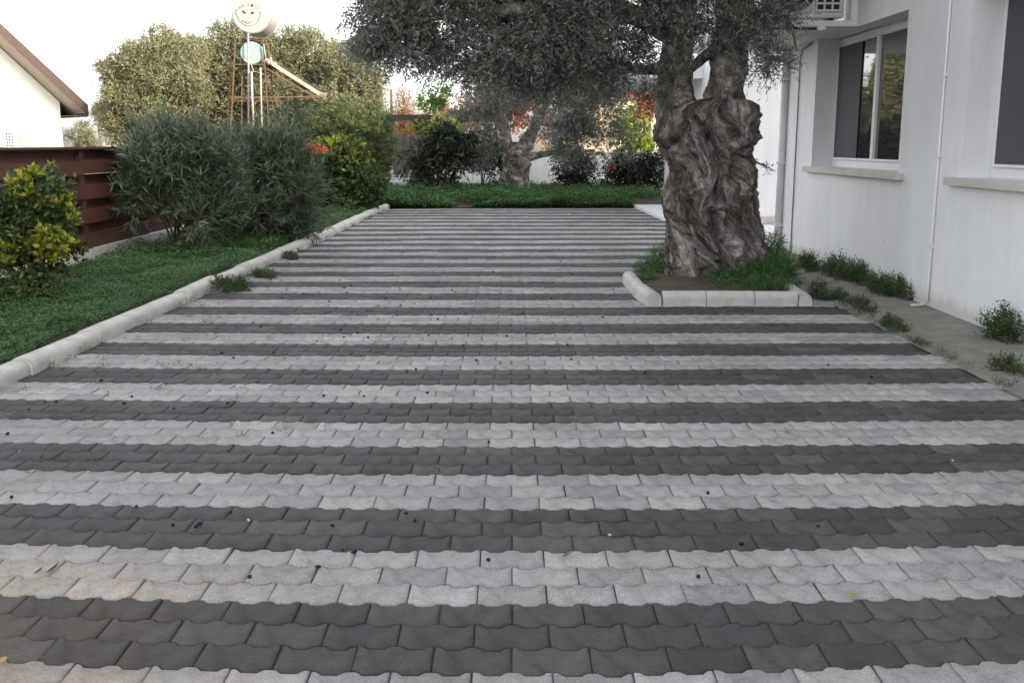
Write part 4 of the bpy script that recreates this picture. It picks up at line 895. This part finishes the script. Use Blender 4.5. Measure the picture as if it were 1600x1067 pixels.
# second olive
Y2 = 28.2
o2 = thing('olive_tree', 'smaller gnarled olive tree in the far bed in front of the boundary wall', 'olive tree', (at(808,302,Y2).x, Y2, 0))
woody('trunk', o2, M['bark'], [G(806,308)+Vector((0,Y2-G(808,308).y,-.05)), at(806,285,Y2), at(808,262,Y2), at(808,240,Y2), at(808,222,Y2)], [.46,.34,.31,.33,.24], 48, 18, .16, 3)
woody('limb', o2, M['bark'], [at(800,250,Y2),at(790,225,Y2),at(787,200,Y2),at(780,165,Y2)], [.25,.20,.15,.09], 24, 10, .14, 4)
woody('limb', o2, M['bark'], [at(812,250,Y2),at(822,228,Y2),at(832,205,Y2),at(846,170,Y2)], [.24,.20,.15,.08], 24, 10, .14, 4)
woody('limb', o2, M['bark'], [at(818,248,Y2),at(845,242,Y2),at(880,238,Y2-.3),at(930,235,Y2-.4)], [.13,.09,.06,.03], 16, 8, .14, 5)
Yc = 27
crown('crown', o2, M['olive'], 250, [pb(745,195,Yc,38,30),pb(752,225,Yc,28,28),pb(722,235,Yc,22,18,w=.7),pb(720,210,Yc,24,24,w=.7),pb(790,155,Yc,50,20),pb(740,250,Yc,26,18,w=.6),pb(885,180,Yc-1,44,36),pb(905,215,Yc-1,46,30),pb(940,175,Yc-1,44,44),pb(950,225,Yc-1,44,24),pb(985,185,Yc-1,16,32,w=.7),pb(850,150,Yc,50,18),pb(920,140,Yc-1,60,26),pb(830,110,Yc,100,30,w=.5)],
      5600, tl=.34, m=12, ll=.09, lw=.022, out=.7, up=-.05, rnd=.7, shell=2.4, droop=.2, clump=30, cr_=.36)
for i, (px, py, Y, bl, lab) in enumerate([
        (755,300,28.8,[(755,245,26,20),(770,235,20,24),(776,262,16,20)],'dark evergreen shrub left of the far olive trunk'),
        (897,300,28.6,[(895,262,30,30),(908,272,24,28),(890,287,24,12)],'dark rounded shrub right of the far olive trunk'),
        (960,300,28.0,[(965,275,24,22),(985,262,30,24)],'dark shrub with a few red blooms right of the white pillar'),
        (1010,300,27.6,[(1008,272,28,28),(1025,262,20,34)],'dark shrub closest to the big olive trunk in the far bed'),
        (665,302,28.8,[(660,288,22,14),(700,290,16,10)],'small low dark bush at the foot of the tall stemmed plant')]):
    blobs = [pb(a, c, Y, r1, r2) for a, c, r1, r2 in bl]
    mats = [('dark', 520 if i != 4 else 260, dict(tl=.22, m=9, ll=.10, lw=.035, out=.6, up=.2))]
    if i == 2: mats.append(('flower', 10, dict(tl=.04, m=5, ll=.07, lw=.05, blobs=[pb(953,262,27.6,8,5)])))
    shrub('evergreen_shrub', lab, 'shrub', px, py+4, blobs, mats, 300+i, 6, .018, 'dark shrubs in front of the boundary wall')
